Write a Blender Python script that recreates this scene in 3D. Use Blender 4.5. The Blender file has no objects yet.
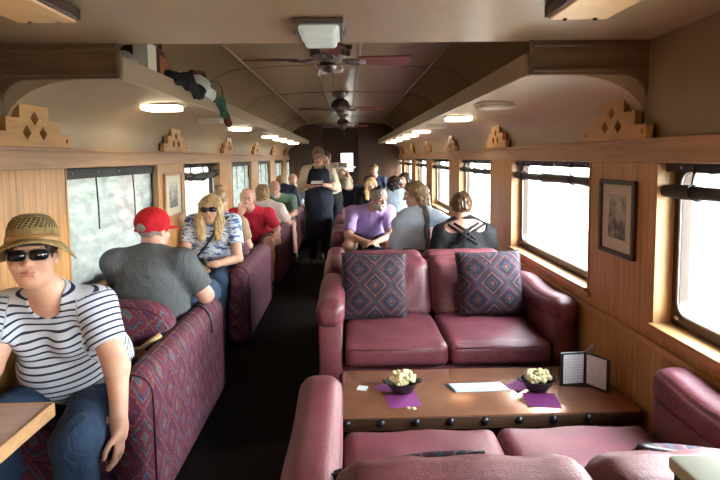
SKY_L, SKY_R, EXPOSURE = 1.0, 28.0, 0.88
import bpy, bmesh, math, random
import numpy as np
from mathutils import Vector, Matrix
random.seed(7)
rng = np.random.default_rng(5)
PI = math.pi
SC = bpy.context.scene
COL = SC.collection
HC = 1.55                                   # eye height of the photographer
WL, WR = -1.475, 1.325                      # inner faces of the side walls
CX = -0.075
Y0, Y1 = -3.3, 15.2                         # ends of the carriage

# ------------------------------------------------------------------ materials
class NT:
    def __init__(s, name):
        s.m = bpy.data.materials.new(name); s.m.use_nodes = True
        s.t = s.m.node_tree; s.n = s.t.nodes
        s.b = s.n['Principled BSDF']; s.out = s.n['Material Output']
    def add(s, typ, props=None, **inp):
        nd = s.n.new(typ)
        for k, v in (props or {}).items(): setattr(nd, k, v)
        for k, v in inp.items():
            key = int(k[1:]) if k[0] == '_' and k[1:].isdigit() else k.replace('_', ' ')
            s.set(nd.inputs[key], v)
        return nd
    def set(s, sock, v):
        if hasattr(v, 'is_output') or isinstance(v, bpy.types.NodeSocket): s.t.links.new(v, sock)
        elif isinstance(v, bpy.types.Node): s.t.links.new(v.outputs[0], sock)
        else:
            if isinstance(v, (tuple, list)) and len(v) == 3 and sock.type == 'RGBA': v = (*v, 1)
            sock.default_value = v
    def math(s, op, a, b=0.0, c=None):
        nd = s.n.new('ShaderNodeMath'); nd.operation = op
        s.set(nd.inputs[0], a); s.set(nd.inputs[1], b)
        if c is not None: s.set(nd.inputs[2], c)
        return nd.outputs[0]
    def mix(s, f, a, b, mode='MIX'):
        nd = s.n.new('ShaderNodeMix'); nd.data_type = 'RGBA'; nd.blend_type = mode
        s.set(nd.inputs['Factor'], f); s.set(nd.inputs['A'], a); s.set(nd.inputs['B'], b)
        return nd.outputs['Result']
    def ramp(s, f, stops, interp='LINEAR'):
        nd = s.n.new('ShaderNodeValToRGB'); cr = nd.color_ramp; cr.interpolation = interp
        while len(cr.elements) < len(stops): cr.elements.new(0.5)
        for e, (p, c) in zip(cr.elements, stops):
            e.position = p; e.color = (*c, 1) if len(c) == 3 else c
        s.set(nd.inputs[0], f); return nd.outputs[0]
    def xyz(s, kind='Object', scale=(1, 1, 1)):
        tc = s.n.new('ShaderNodeTexCoord'); v = tc.outputs[kind]
        if scale != (1, 1, 1):
            mp = s.n.new('ShaderNodeMapping'); s.t.links.new(v, mp.inputs[0]); mp.inputs['Scale'].default_value = scale
            v = mp.outputs[0]
        return v
    def sep(s, v):
        nd = s.n.new('ShaderNodeSeparateXYZ'); s.t.links.new(v, nd.inputs[0]); return nd.outputs
    def comb(s, x, y, z=0.0):
        nd = s.n.new('ShaderNodeCombineXYZ')
        for i, q in enumerate((x, y, z)): s.set(nd.inputs[i], q)
        return nd.outputs[0]
    def noise(s, v, scale, detail=4.0, rough=.55, out=0):
        nd = s.add('ShaderNodeTexNoise', Vector=v, Scale=scale, Detail=detail, Roughness=rough)
        return nd.outputs[out]
    def bump(s, h, strength=.3, dist=.01):
        nd = s.add('ShaderNodeBump', Height=h, Strength=strength, Distance=dist)
        s.t.links.new(nd.outputs[0], s.b.inputs['Normal'])
    def col(s, c): s.set(s.b.inputs['Base Color'], c)
    def fin(s, rough=.5, metal=0.0, spec=.5, **k):
        s.set(s.b.inputs['Roughness'], rough); s.set(s.b.inputs['Metallic'], metal)
        s.b.inputs['Specular IOR Level'].default_value = spec
        for a, v in k.items(): s.set(s.b.inputs[a.replace('_', ' ')], v)
        return s.m

def m_plain(name, c, rough=.5, metal=0.0, var=.12, scale=9, bump=.0, spec=.5, **k):
    t = NT(name); v = t.xyz()
    n = t.noise(v, scale)
    dark = tuple(q * (1 - var) for q in c); lite = tuple(min(1, q * (1 + var)) for q in c)
    t.col(t.ramp(n, [(.3, dark), (.7, lite)]))
    if bump: t.bump(t.noise(v, scale * 12), bump, .004)
    return t.fin(rough, metal, spec, **k)

def m_wood(name, c, grain=(14, 14, 1.2), rough=.42, bead=None, var=.35, knots=0.0):
    """wood with its grain along the small-scaled axis; bead = (axis, spacing) cuts board grooves"""
    t = NT(name); v = t.xyz()
    g = t.noise(t.xyz(scale=grain), 2.2, 6.0, .62)
    f = t.noise(t.xyz(scale=tuple(q * 6 for q in grain)), 2.0, 3.0)
    mixf = t.math('ADD', t.math('MULTIPLY', g, .75), t.math('MULTIPLY', f, .25))
    d = tuple(q * (1 - var) for q in c); l = tuple(min(1, q * (1 + var * .6)) for q in c)
    colr = t.ramp(mixf, [(.34, d), (.5, c), (.66, l)])
    if knots:
        vo = t.add('ShaderNodeTexVoronoi', {'feature': 'F1'}, Vector=t.xyz(scale=(5, 5, 1.6)), Scale=1.0)
        kf = t.ramp(vo.outputs['Distance'], [(.02, (1, 1, 1)), (.09, (0, 0, 0))])
        colr = t.mix(t.math('MULTIPLY', kf, knots), colr, tuple(q * .35 for q in c))
    h = mixf
    if bead:
        ax, sp = bead
        x = t.sep(v)[ax]
        fr = t.math('ABSOLUTE', t.math('SUBTRACT', t.math('FRACT', t.math('DIVIDE', x, sp)), .5))
        gv = t.ramp(fr, [(.43, (0, 0, 0)), (.49, (1, 1, 1))])
        board = t.add('ShaderNodeTexWhiteNoise', {'noise_dimensions': '1D'}, W=t.math('FLOOR', t.math('ADD', t.math('DIVIDE', x, sp), .5)))
        colr = t.mix(t.math('MULTIPLY', t.sep(board.outputs[1])[0], .22), colr, d)
        colr = t.mix(t.math('MULTIPLY', gv, .75), colr, tuple(q * .25 for q in c))
        h = t.math('SUBTRACT', t.math('MULTIPLY', mixf, .15), gv)
    t.col(colr); t.bump(h, .35, .004)
    return t.fin(rough)

def m_leather(name, c, rough=.36):
    t = NT(name); v = t.xyz()
    n = t.noise(v, 6, 3); g = t.noise(v, 55, 6, .7)
    w = t.add('ShaderNodeTexVoronoi', {'feature': 'DISTANCE_TO_EDGE'}, Vector=v, Scale=170.0)
    d = tuple(q * .72 for q in c); l = tuple(q * 1.25 for q in c)
    base = t.ramp(n, [(.3, d), (.7, l)])
    base = t.mix(t.math('MULTIPLY', t.ramp(g, [(.48, (0, 0, 0)), (.7, (1, 1, 1))]), .3), base, tuple(min(1, q * 2.0 + .05) for q in c))  # pale mottling mixed into the colour in place of highlights on the grain
    t.col(base)
    h = t.math('ADD', t.math('MULTIPLY', t.ramp(w.outputs[0], [(0, (0, 0, 0)), (.25, (1, 1, 1))]), .35), t.math('MULTIPLY', g, 1.3))
    t.bump(h, .35, .004)
    return t.fin(t.ramp(g, [(.3, (rough - .05,) * 3), (.7, (rough + .14,) * 3)]))

def m_tapestry(name, kind=0):
    """woven upholstery: burgundy ground with navy, teal and tan lozenges"""
    t = NT(name)
    x, y, z = t.sep(t.xyz())
    if kind == 0:
        u = t.math('ADD', y, t.math('MULTIPLY', x, .75)); w = t.math('ADD', z, t.math('MULTIPLY', x, .45))
        P = .165
    else:
        u, w = x, z
        P = .205
    u = t.math('DIVIDE', u, P); w = t.math('DIVIDE', w, P * (1.35 if kind == 0 else 1.0))
    a = t.math('ABSOLUTE', t.math('SUBTRACT', t.math('FRACT', u), .5))
    b = t.math('ABSOLUTE', t.math('SUBTRACT', t.math('FRACT', w), .5))
    wob = t.math('MULTIPLY', t.math('SUBTRACT', t.noise(t.comb(u, w), 9 if kind == 0 else 5, 2), .5), .26 if kind == 0 else .06)
    d = t.math('ADD', t.math('ADD', a, b), wob)                      # lozenge distance 0..1
    red, navy, teal, tan, plum = (.145, .028, .05), (.04, .034, .085), (.075, .105, .135), (.175, .105, .08), (.095, .022, .055)
    if kind == 1: red, navy, teal, tan, plum = (.085, .022, .04), (.022, .022, .04), (.035, .058, .068), (.15, .10, .065), (.05, .018, .036)
    if kind == 0:
        colr = t.ramp(d, [(0, teal), (.08, tan), (.13, red), (.27, navy), (.31, teal), (.36, red), (.47, red), (.5, tan), (.535, plum),
                          (.66, navy), (.70, red), (.84, tan), (.87, teal), (.92, red)], 'CONSTANT')
    else:
        colr = t.ramp(d, [(0, tan), (.05, red), (.12, teal), (.17, navy), (.3, red), (.38, tan), (.41, navy), (.46, teal), (.5, plum),
                          (.62, red), (.66, tan), (.69, navy), (.8, teal), (.85, red), (.93, tan)], 'CONSTANT')
    # little crosses and sprigs scattered over the ground
    vo = t.add('ShaderNodeTexVoronoi', {'feature': 'F1', 'distance': 'MANHATTAN'}, Vector=t.comb(u, w), Scale=7.5 if kind == 0 else 8.0, Randomness=.75 if kind == 0 else .15)
    pick = t.ramp(t.sep(vo.outputs['Color'])[0], [(0, red), (.25, navy), (.42, teal), (.56, plum), (.7, tan), (.78, (.1, .085, .15)), (.9, red)], 'CONSTANT')
    spot = t.ramp(vo.outputs['Distance'], [(.26, (1, 1, 1)), (.32, (0, 0, 0))])
    colr = t.mix(t.math('MULTIPLY', spot, .62), colr, pick)
    weave = t.noise(t.comb(t.math('MULTIPLY', u, 3.0), t.math('MULTIPLY', w, 14.0)), 9, 2)
    colr = t.mix(.45, colr, t.mix(weave, (.0, .0, .0), (1, 1, 1)), 'SOFT_LIGHT')
    t.col(colr); t.bump(weave, .4, .002)
    return t.fin(.82, spec=.25)

M = {}
M['pine'] = m_wood('pine_beadboard', (.53, .275, .10), (9, 9, .9), .4, bead=(1, .046), var=.3, knots=.35)
M['pine_plain'] = m_wood('pine_plain', (.5, .26, .105), (9, .8, 9), .4, var=.3)
M['pine_jamb'] = m_wood('pine_jamb', (.5, .28, .12), (9, 9, .8), .42, var=.25)
M['header'] = m_wood('header_board', (.43, .25, .135), (10, .6, 10), .48, var=.25)
M['ornament'] = m_wood('ornament_wood', (.50, .25, .075), (8, 1.2, 8), .38, var=.25)
M['dark_wood'] = m_wood('dark_wood', (.065, .03, .016), (9, 9, 1), .38)
M['frame_brown'] = m_plain('window_frame_brown', (.05, .028, .02), .38)
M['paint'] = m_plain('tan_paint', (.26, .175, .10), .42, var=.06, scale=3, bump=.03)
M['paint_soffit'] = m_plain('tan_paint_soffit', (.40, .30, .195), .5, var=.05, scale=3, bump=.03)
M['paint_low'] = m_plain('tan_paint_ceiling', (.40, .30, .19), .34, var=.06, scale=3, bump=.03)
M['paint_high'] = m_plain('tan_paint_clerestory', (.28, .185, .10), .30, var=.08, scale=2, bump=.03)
M['batten'] = m_plain('batten_paint', (.26, .165, .085), .35)
M['bulkhead'] = m_wood('bulkhead_wood', (.15, .085, .045), (1, 9, 9), .4)
M['carpet'] = m_plain('dark_carpet', (.012, .009, .008), .95, var=.5, scale=60, bump=.4, spec=.1)
M['leather'] = m_leather('burgundy_leather', (.155, .038, .052))
M['leather_dark'] = m_leather('piping_leather', (.075, .012, .02))
M['tapestry'] = m_tapestry('tapestry_upholstery', 0)
M['cushion'] = m_tapestry('tapestry_cushion', 1)
M['black'] = m_plain('black_plastic', (.012, .012, .014), .4)
M['black_cloth'] = m_plain('black_shade_fabric', (.02, .02, .023), .55, bump=.1)
M['chrome'] = m_plain('chrome', (.6, .6, .6), .18, 1.0, var=.03)
M['steel'] = m_plain('brushed_steel', (.35, .34, .33), .35, 1.0, var=.1)
M['white_paper'] = m_plain('white_paper', (.75, .77, .8), .6, var=.03)
M['plum'] = m_plain('purple_napkin', (.22, .03, .17), .8, var=.12, bump=.2)
M['iron'] = m_plain('stud_iron', (.05, .05, .06), .3, .8)
M['shoe_black'] = m_plain('black_shoe', (.015, .014, .014), .45)
M['shoe_brown'] = m_plain('brown_shoe', (.11, .06, .03), .5)

def m_copper():
    t = NT('copper_top'); v = t.xyz()
    n = t.noise(v, 3.2, 5, .6); f = t.noise(v, 6, 3, .5)
    c = t.ramp(n, [(.28, (.33, .145, .085)), (.48, (.42, .195, .115)), (.66, (.52, .26, .155)), (.8, (.42, .22, .135))])
    c = t.mix(t.math('MULTIPLY', t.ramp(f, [(.5, (0, 0, 0)), (.7, (1, 1, 1))]), .25), c, (.24, .13, .09))
    t.col(c); t.bump(t.math('ADD', t.noise(v, 7, 2), t.math('MULTIPLY', f, .25)), .05, .01)
    return t.fin(t.ramp(f, [(.3, (.16,) * 3), (.7, (.26,) * 3)]), .55)
M['copper'] = m_copper()

def m_emit(name, c, s, base=(.8, .8, .75)):
    t = NT(name); t.col(base); t.b.inputs['Emission Color'].default_value = (*c, 1); t.b.inputs['Emission Strength'].default_value = s
    return t.fin(.4)
M['lamp_on'] = m_emit('lamp_lit', (1, .83, .55), 7.0)
M['lamp_off'] = m_plain('lamp_lens_unlit', (.62, .58, .5), .3, var=.03)

def m_glass():
    t = NT('window_glass')
    tr = t.add('ShaderNodeBsdfTransparent', Color=(.94, .96, .95, 1)); gl = t.add('ShaderNodeBsdfGlossy', Roughness=.02)
    fr = t.add('ShaderNodeFresnel', IOR=1.45)
    mx = t.n.new('ShaderNodeMixShader'); geo = t.n.new('ShaderNodeNewGeometry'); t.set(mx.inputs[0], t.math('MULTIPLY', fr.outputs[0], t.math('SUBTRACT', 1.0, geo.outputs['Backfacing']))); t.set(mx.inputs[1], tr.outputs[0]); t.set(mx.inputs[2], gl.outputs[0])
    t.t.links.new(mx.outputs[0], t.out.inputs[0]); return t.m
M['glass'] = m_glass()

def m_film():
    """milky clear vinyl of the roll-down storm curtains"""
    t = NT('vinyl_film'); v = t.xyz()
    n = t.noise(t.xyz(scale=(1, 1, 2.4)), 5.5, 6, .65)
    cl = t.ramp(n, [(.3, (.55, .58, .58)), (.55, (.76, .79, .79)), (.75, (.9, .92, .92))])
    tl = t.add('ShaderNodeBsdfTranslucent', Color=cl); tr = t.add('ShaderNodeBsdfTransparent', Color=(.5, .53, .53, 1)); gl = t.add('ShaderNodeBsdfGlossy', Roughness=.16)
    bp = t.add('ShaderNodeBump', Height=t.noise(t.xyz(scale=(1, .6, 3)), 8, 4), Strength=.5, Distance=.02)
    t.t.links.new(bp.outputs[0], gl.inputs['Normal'])
    m1 = t.n.new('ShaderNodeMixShader'); t.set(m1.inputs[0], t.ramp(n, [(.35, (.7,) * 3), (.65, (.9,) * 3)])); t.set(m1.inputs[1], tr.outputs[0]); t.set(m1.inputs[2], tl.outputs[0])
    m2 = t.n.new('ShaderNodeMixShader'); m2.inputs[0].default_value = .10; t.set(m2.inputs[1], m1.outputs[0]); t.set(m2.inputs[2], gl.outputs[0])
    t.t.links.new(m2.outputs[0], t.out.inputs[0]); return t.m
M['film'] = m_film()

# ------------------------------------------------------------------ mesh helpers
def wloc(o):
    p = Vector((0, 0, 0))
    while o is not None: p += o.location; o = o.parent
    return p

def link_mesh(name, verts, faces, mat, parent=None, smooth=False):
    me = bpy.data.meshes.new(name); me.from_pydata([tuple(v) for v in verts], [], [tuple(f) for f in faces]); me.update()
    o = bpy.data.objects.new(name, me); COL.objects.link(o)
    if mat: me.materials.append(mat)
    if smooth: me.shade_smooth()
    if parent is not None:
        o.parent = parent; w = wloc(parent); me.transform(Matrix.Translation(-w))
    return o

class MB:
    """collects shapes given in world coordinates; build() links them as one mesh"""
    def __init__(s): s.v = []; s.f = []; s.sm = False
    def raw(s, v, f):
        b = len(s.v); s.v += [tuple(q) for q in v]; s.f += [tuple(b + i for i in q) for q in f]; return s
    def bm(s, bm):
        bm.verts.index_update()
        s.raw([v.co[:] for v in bm.verts], [[v.index for v in f.verts] for f in bm.faces]); bm.free(); return s
    def box(s, x0, x1, y0, y1, z0, z1, bev=0.0, seg=2):
        bm = bmesh.new(); bmesh.ops.create_cube(bm, size=1)
        bmesh.ops.scale(bm, vec=(abs(x1 - x0), abs(y1 - y0), abs(z1 - z0)), verts=bm.verts)
        bmesh.ops.translate(bm, vec=((x0 + x1) / 2, (y0 + y1) / 2, (z0 + z1) / 2), verts=bm.verts)
        if bev: bmesh.ops.bevel(bm, geom=bm.edges[:], offset=bev, segments=seg, profile=.5, affect='EDGES')
        return s.bm(bm)
    def obox(s, c, ax, ay, az, hx, hy, hz, bev=0.0):
        bm = bmesh.new(); bmesh.ops.create_cube(bm, size=2); bmesh.ops.scale(bm, vec=(hx, hy, hz), verts=bm.verts)
        if bev: bmesh.ops.bevel(bm, geom=bm.edges[:], offset=bev, segments=2, profile=.5, affect='EDGES')
        R = Matrix((Vector(ax).normalized(), Vector(ay).normalized(), Vector(az).normalized())).transposed()
        for v in bm.verts: v.co = R @ v.co + Vector(c)
        return s.bm(bm)
    def tube(s, pts, r, n=10, cap=True):
        pts = [Vector(p) for p in pts]; rs = r if isinstance(r, (list, tuple)) else [r] * len(pts)
        V = []; F = []; prev = None
        for i, p in enumerate(pts):
            d = (pts[min(i + 1, len(pts) - 1)] - pts[max(i - 1, 0)]).normalized()
            a = (prev - d * prev.dot(d)) if prev is not None else d.orthogonal()
            a.normalize(); prev = a; b = d.cross(a)
            for k in range(n):
                t = 2 * PI * k / n; V.append(p + (a * math.cos(t) + b * math.sin(t)) * rs[i])
        for i in range(len(pts) - 1):
            for k in range(n):
                F.append((i * n + k, i * n + (k + 1) % n, (i + 1) * n + (k + 1) % n, (i + 1) * n + k))
        if cap: F.append(tuple(range(n))[::-1]); F.append(tuple((len(pts) - 1) * n + k for k in range(n)))
        return s.raw(V, F)
    def lathe(s, c, prof, n=24, sx=1, sy=1):
        """profile of (r, z) turned about a vertical axis through c"""
        V = []; F = []
        for r, z in prof:
            for k in range(n):
                t = 2 * PI * k / n; V.append((c[0] + sx * r * math.cos(t), c[1] + sy * r * math.sin(t), c[2] + z))
        for i in range(len(prof) - 1):
            for k in range(n): F.append((i * n + k, i * n + (k + 1) % n, (i + 1) * n + (k + 1) % n, (i + 1) * n + k))
        if prof[0][0] > 0: F.append(tuple(range(n))[::-1])
        if prof[-1][0] > 0: F.append(tuple((len(prof) - 1) * n + k for k in range(n)))
        return s.raw(V, F)
    def prism(s, poly, axis, a, b):
        """extrude a 2D outline along an axis ('x': poly is (y,z); 'y': (x,z); 'z': (x,y))"""
        def P(q, t): return (t, q[0], q[1]) if axis == 'x' else (q[0], t, q[1]) if axis == 'y' else (q[0], q[1], t)
        n = len(poly); V = [P(q, a) for q in poly] + [P(q, b) for q in poly]
        F = [(i, (i + 1) % n, n + (i + 1) % n, n + i) for i in range(n)] + [tuple(range(n))[::-1], tuple(range(n, 2 * n))]
        return s.raw(V, F)
    def soft(s, x0, x1, y0, y1, z0, z1, r=.05, puff=(0, 0, 0), n=14, fn=None):
        """rounded, puffed cushion block"""
        c = Vector(((x0 + x1) / 2, (y0 + y1) / 2, (z0 + z1) / 2)); h = Vector(((x1 - x0) / 2, (y1 - y0) / 2, (z1 - z0) / 2))
        bm = bmesh.new(); bmesh.ops.create_cube(bm, size=2); bmesh.ops.subdivide_edges(bm, edges=bm.edges[:], cuts=n, use_grid_fill=True)
        for v in bm.verts:
            q = Vector(v.co)
            for i in range(3): q[i] = math.copysign(abs(q[i]) ** .75, q[i])
            e = Vector((q[0] * h[0], q[1] * h[1], q[2] * h[2]))
            inner = Vector([max(-(h[i] - r), min(h[i] - r, e[i])) for i in range(3)])
            d = e - inner
            p = inner + (d.normalized() * r if d.length > 1e-9 else d)
            for i in range(3):
                j, k = (i + 1) % 3, (i + 2) % 3
                w = max(0, 1 - (q[j]) ** 2) ** .5 * max(0, 1 - (q[k]) ** 2) ** .5
                p[i] += puff[i] * w * (1 if q[i] > .2 else -1 if q[i] < -.2 else q[i] * 5)
            if fn: p = fn(p, q)
            v.co = p + c
        return s.bm(bm)
    def xf(s, Mx): s.v = [tuple(Mx @ Vector(q)) for q in s.v]; return s
    def build(s, name, mat, parent=None, smooth=False, auto=None):
        o = link_mesh(name, s.v, s.f, mat, parent, smooth or auto is not None)
        bm = bmesh.new(); bm.from_mesh(o.data); bmesh.ops.recalc_face_normals(bm, faces=bm.faces[:]); bm.to_mesh(o.data); bm.free()
        if auto is not None: o.data.set_sharp_from_angle(angle=math.radians(auto))
        return o

def tag(o, label=None, cat=None, group=None, kind=None):
    if label: o['label'] = label
    if cat: o['category'] = cat
    if group: o['group'] = group
    if kind: o['kind'] = kind
    return o
def thing(name, label, cat, loc=(0, 0, 0), group=None):
    o = bpy.data.objects.new(name, None); COL.objects.link(o); o.location = loc; o.empty_display_size = .1
    return tag(o, label, cat, group)
def struct(o): o['kind'] = 'structure'; return o
KIDS = {}
def copy_tree(o, parent=None):
    c = o.copy(); COL.objects.link(c)
    if parent is not None: c.parent = parent
    for ch in [k for k in COL.objects if k.parent is o]: copy_tree(ch, c)
    return c
# ------------------------------------------------------------------ the carriage shell
PER = 1.97
WINL = [(2.749 + PER * k, 2.749 + PER * k + 1.335) for k in range(0, 6)]  # windows behind the camera left out so less light reaches the right wall
WINR = [(.83 + PER * k, .83 + PER * k + 1.365) for k in range(-2, 7)]
SILL, HDR, HTOP = .80, 1.512, 1.61
LOW, SOF, BULK = 2.047, 1.90, 2.30            # low ceiling, soffit underside, bulkhead distance
TH = .13                                       # wall thickness

struct(MB().box(WL - .1, WR + .1, Y0, Y1, -.06, 0).build('floor', M['carpet']))

def side_wall(name, xin, sgn, wins):
    a, b = sorted((xin, xin + sgn * TH))
    mb = MB().box(a, b, Y0, Y1, 0, SILL)
    ys = [Y0] + [q for w in wins for q in w] + [Y1]
    for i in range(0, len(ys), 2): mb.box(a, b, ys[i], ys[i + 1], SILL, HDR)
    mb.box(a, b, Y0, Y1, HDR, HTOP)
    return struct(mb.build(name, M['pine']))
side_wall('wall_left', WL, -1, WINL); side_wall('wall_right', WR, 1, WINR)

def upper_profile(xin, s):
    """(x, z) from the header up round the cove into the soffit; s = +1 goes towards +x"""
    pts = [(xin, HTOP), (xin, 1.70)]
    for k in range(1, 9):
        t = PI / 2 * k / 8; pts.append((xin + s * .34 * (1 - math.cos(t)), 1.70 + .20 * math.sin(t)))
    return pts
def sheet(profile, y0, y1, th_dir, name, mat, ny=1, smooth=True):
    """a thick extruded sheet: profile in (x, z), offset outwards by th_dir (dx, dz)"""
    poly = list(profile) + [(x + th_dir[0], z + th_dir[1]) for x, z in reversed(profile)]
    o = MB().prism(poly, 'y', y0, y1).build(name, mat)
    if smooth: o.data.shade_smooth(); o.data.set_sharp_from_angle(angle=math.radians(30))
    return o
LIPL, LIPR = -.98, .81
# upper side walls: plain up to the low ceiling in front, coved to the soffit beyond the bulkhead
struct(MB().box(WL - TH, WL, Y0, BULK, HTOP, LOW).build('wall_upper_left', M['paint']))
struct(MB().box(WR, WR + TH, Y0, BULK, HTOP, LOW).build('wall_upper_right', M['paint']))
def poly_wall(xin, s, lip, name):
    prof = upper_profile(xin, s)
    poly = prof + [(lip, SOF), (lip, SOF + .02), (xin + s * .02, SOF + .02), (xin - s * TH, SOF + .02), (xin - s * TH, HTOP)]
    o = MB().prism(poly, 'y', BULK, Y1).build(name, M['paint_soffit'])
    o.data.shade_smooth(); o.data.set_sharp_from_angle(angle=math.radians(25)); return struct(o)
poly_wall(WL, 1, LIPL, 'wall_cove_left'); poly_wall(WR, -1, LIPR, 'wall_cove_right')
# shelf lips
struct(MB().box(LIPL, LIPL + .022, BULK, Y1, SOF - .004, SOF + .098, .006).build('trim_1', M['paint_low']))
struct(MB().box(LIPR - .022, LIPR, BULK, Y1, SOF - .004, SOF + .098, .006).build('trim_2', M['paint_low']))
# low ceiling
struct(MB().box(WL - TH, WR + TH, Y0, BULK, LOW, LOW + .05).build('ceiling', M['paint_low']))
struct(MB().box(WL - TH, WR + TH, BULK - .06, BULK, LOW + .04, 2.53).build('wall_header', M['paint_low']))
# bulkhead returns either side with a curved foot at the wall, thin moulding above and below
def bulk(xin, s, lip, name):
    pts = [(lip, LOW), (lip, SOF)]
    pts += [(xin + s * .11, SOF)]
    for k in range(1, 7):
        t = PI / 2 * k / 6; pts.append((xin + s * (.11 - .11 * math.sin(t)), SOF - .09 * (1 - math.cos(t))))
    pts += [(xin, LOW)]
    root = MB().prism(pts, 'y', BULK - .02, BULK + .012).build(name, M['bulkhead']); struct(root)
    a, b = sorted((lip, xin + s * .02))
    MB().box(a, b, BULK - .03, BULK - .02, SOF + .012, SOF + .026, .003).build('moulding', M['bulkhead'], root)
    MB().box(a, b, BULK - .03, BULK - .02, LOW - .03, LOW - .016, .003).build('moulding', M['bulkhead'], root)
    MB().box(*sorted((lip, lip + (-.016 if s > 0 else .016) * -1)), BULK - .03, BULK - .02, SOF, LOW, .003).build('moulding', M['bulkhead'], root)
    return root
bulk(WL, 1, LIPL, 'wall_bulkhead_left'); bulk(WR, -1, LIPR, 'wall_bulkhead_right')
# raised clerestory ceiling
def clerestory():
    p = []
    xl, xr = WL + .005, WR - .005; zl = SOF + .03; zt = 2.40
    for k in range(0, 9):
        t = PI / 2 * k / 8; p.append((xl + (-.92 - xl) * (1 - math.cos(t)), zl + (zt - zl) * math.sin(t)))
    p += [(-.5, 2.425), (CX, 2.435), (.38, 2.425)]
    for k in range(8, -1, -1):
        t = PI / 2 * k / 8; p.append((xr + (.80 - xr) * (1 - math.cos(t)), zl + (zt - zl) * math.sin(t)))
    return p
CP = clerestory()
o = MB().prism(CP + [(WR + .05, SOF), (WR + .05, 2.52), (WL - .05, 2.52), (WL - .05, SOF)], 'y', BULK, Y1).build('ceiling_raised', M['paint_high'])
o.data.shade_smooth(); o.data.set_sharp_from_angle(angle=math.radians(25)); struct(o)
# battens along and across the raised ceiling
def ceil_z(x):
    for (a, za), (b, zb) in zip(CP, CP[1:]):
        if a <= x <= b: return za + (zb - za) * (x - a) / max(b - a, 1e-6)
    return 2.4
n = 3
for x, w in ((-.92, .03), (.80, .03), (-.29, .022), (.11, .022)):
    struct(MB().box(x - w / 2, x + w / 2, BULK, Y1, ceil_z(x) - .018, ceil_z(x) + .01, .004).build('trim_%d' % n, M['batten'])); n += 1
for k in range(6):
    y = 2.95 + 2.05 * k
    mb = MB()
    prof = [(x, z) for x, z in CP if -1.40 < x < 1.25]
    mb.prism([(x, z - .006) for x, z in prof] + [(x, z + .01) for x, z in reversed(prof)], 'y', y - .005, y + .005)
    struct(mb.build('trim_%d' % n, M['batten'])); n += 1
# end walls
struct(MB().box(WL - TH, WR + TH, Y0 - .1, Y0, 0, 2.1).build('wall_rear', M['dark_wood']))
ew = MB()
ew.box(WL - TH, CX - .34, Y1, Y1 + .1, 0, 2.5); ew.box(CX + .34, WR + TH, Y1, Y1 + .1, 0, 2.5); ew.box(CX - .34, CX + .34, Y1, Y1 + .1, 2.0, 2.5)
struct(ew.build('wall_end', M['dark_wood']))
# end door with its bright glass
dx0, dx1 = CX - .30, CX + .30
d = MB()
wx0, wx1, wz0, wz1 = -.185, .165, 1.15, 1.68
d.box(CX - .34, wx0, Y1 + .02, Y1 + .07, 0, 2.0); d.box(wx1, CX + .34, Y1 + .02, Y1 + .07, 0, 2.0)
d.box(wx0, wx1, Y1 + .02, Y1 + .07, 0, wz0); d.box(wx0, wx1, Y1 + .02, Y1 + .07, wz1, 2.0)
door = struct(d.build('door_1', M['dark_wood']))
MB().box(wx0, wx1, Y1 + .04, Y1 + .05, wz0, wz1).build('pane', M['glass'], door)
MB().tube([(CX + .27, Y1 + .0, 1.0), (CX + .27, Y1 - .05, 1.0), (CX + .2, Y1 - .05, 1.0)], .012).build('door_handle', M['chrome'], door)
# partition of a service area before the end wall: two dark cabinets flank the passage
for nm, x0, x1 in (('wall_partition_left', WL, -.62), ('wall_partition_right', .30, WR)):
    w_ = struct(MB().box(x0, x1, 13.2, 13.26, 0, 2.42).build(nm, M['dark_wood']))
    for q in np.linspace(x0 + .08, x1 - .08, 4):
        MB().box(q - .012, q + .012, 13.19, 13.2, 0, 2.4).build('batten', M['dark_wood'], w_)
# header boards, chair rails, baseboards
for nm, x, s in (('left', WL, 1), ('right', WR, -1)):
    a, b = sorted((x, x + s * .022))
    t_ = struct(MB().box(a, b, Y0, Y1, HDR, HTOP, .005).build('trim_%d' % n, M['header'])); n += 1
    a, b = sorted((x, x + s * .034))
    MB().box(a, b, Y0, Y1, HTOP - .012, HTOP + .008, .004).build('moulding', M['header'], t_)
    a, b = sorted((x, x + s * .02))
    struct(MB().box(a, b, Y0, Y1, .70, .735, .008).build('trim_%d' % n, M['pine_plain'])); n += 1
    struct(MB().box(a, b, Y0, Y1, 0, .10, .006).build('baseboard_' + nm, M['pine_plain']))

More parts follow.
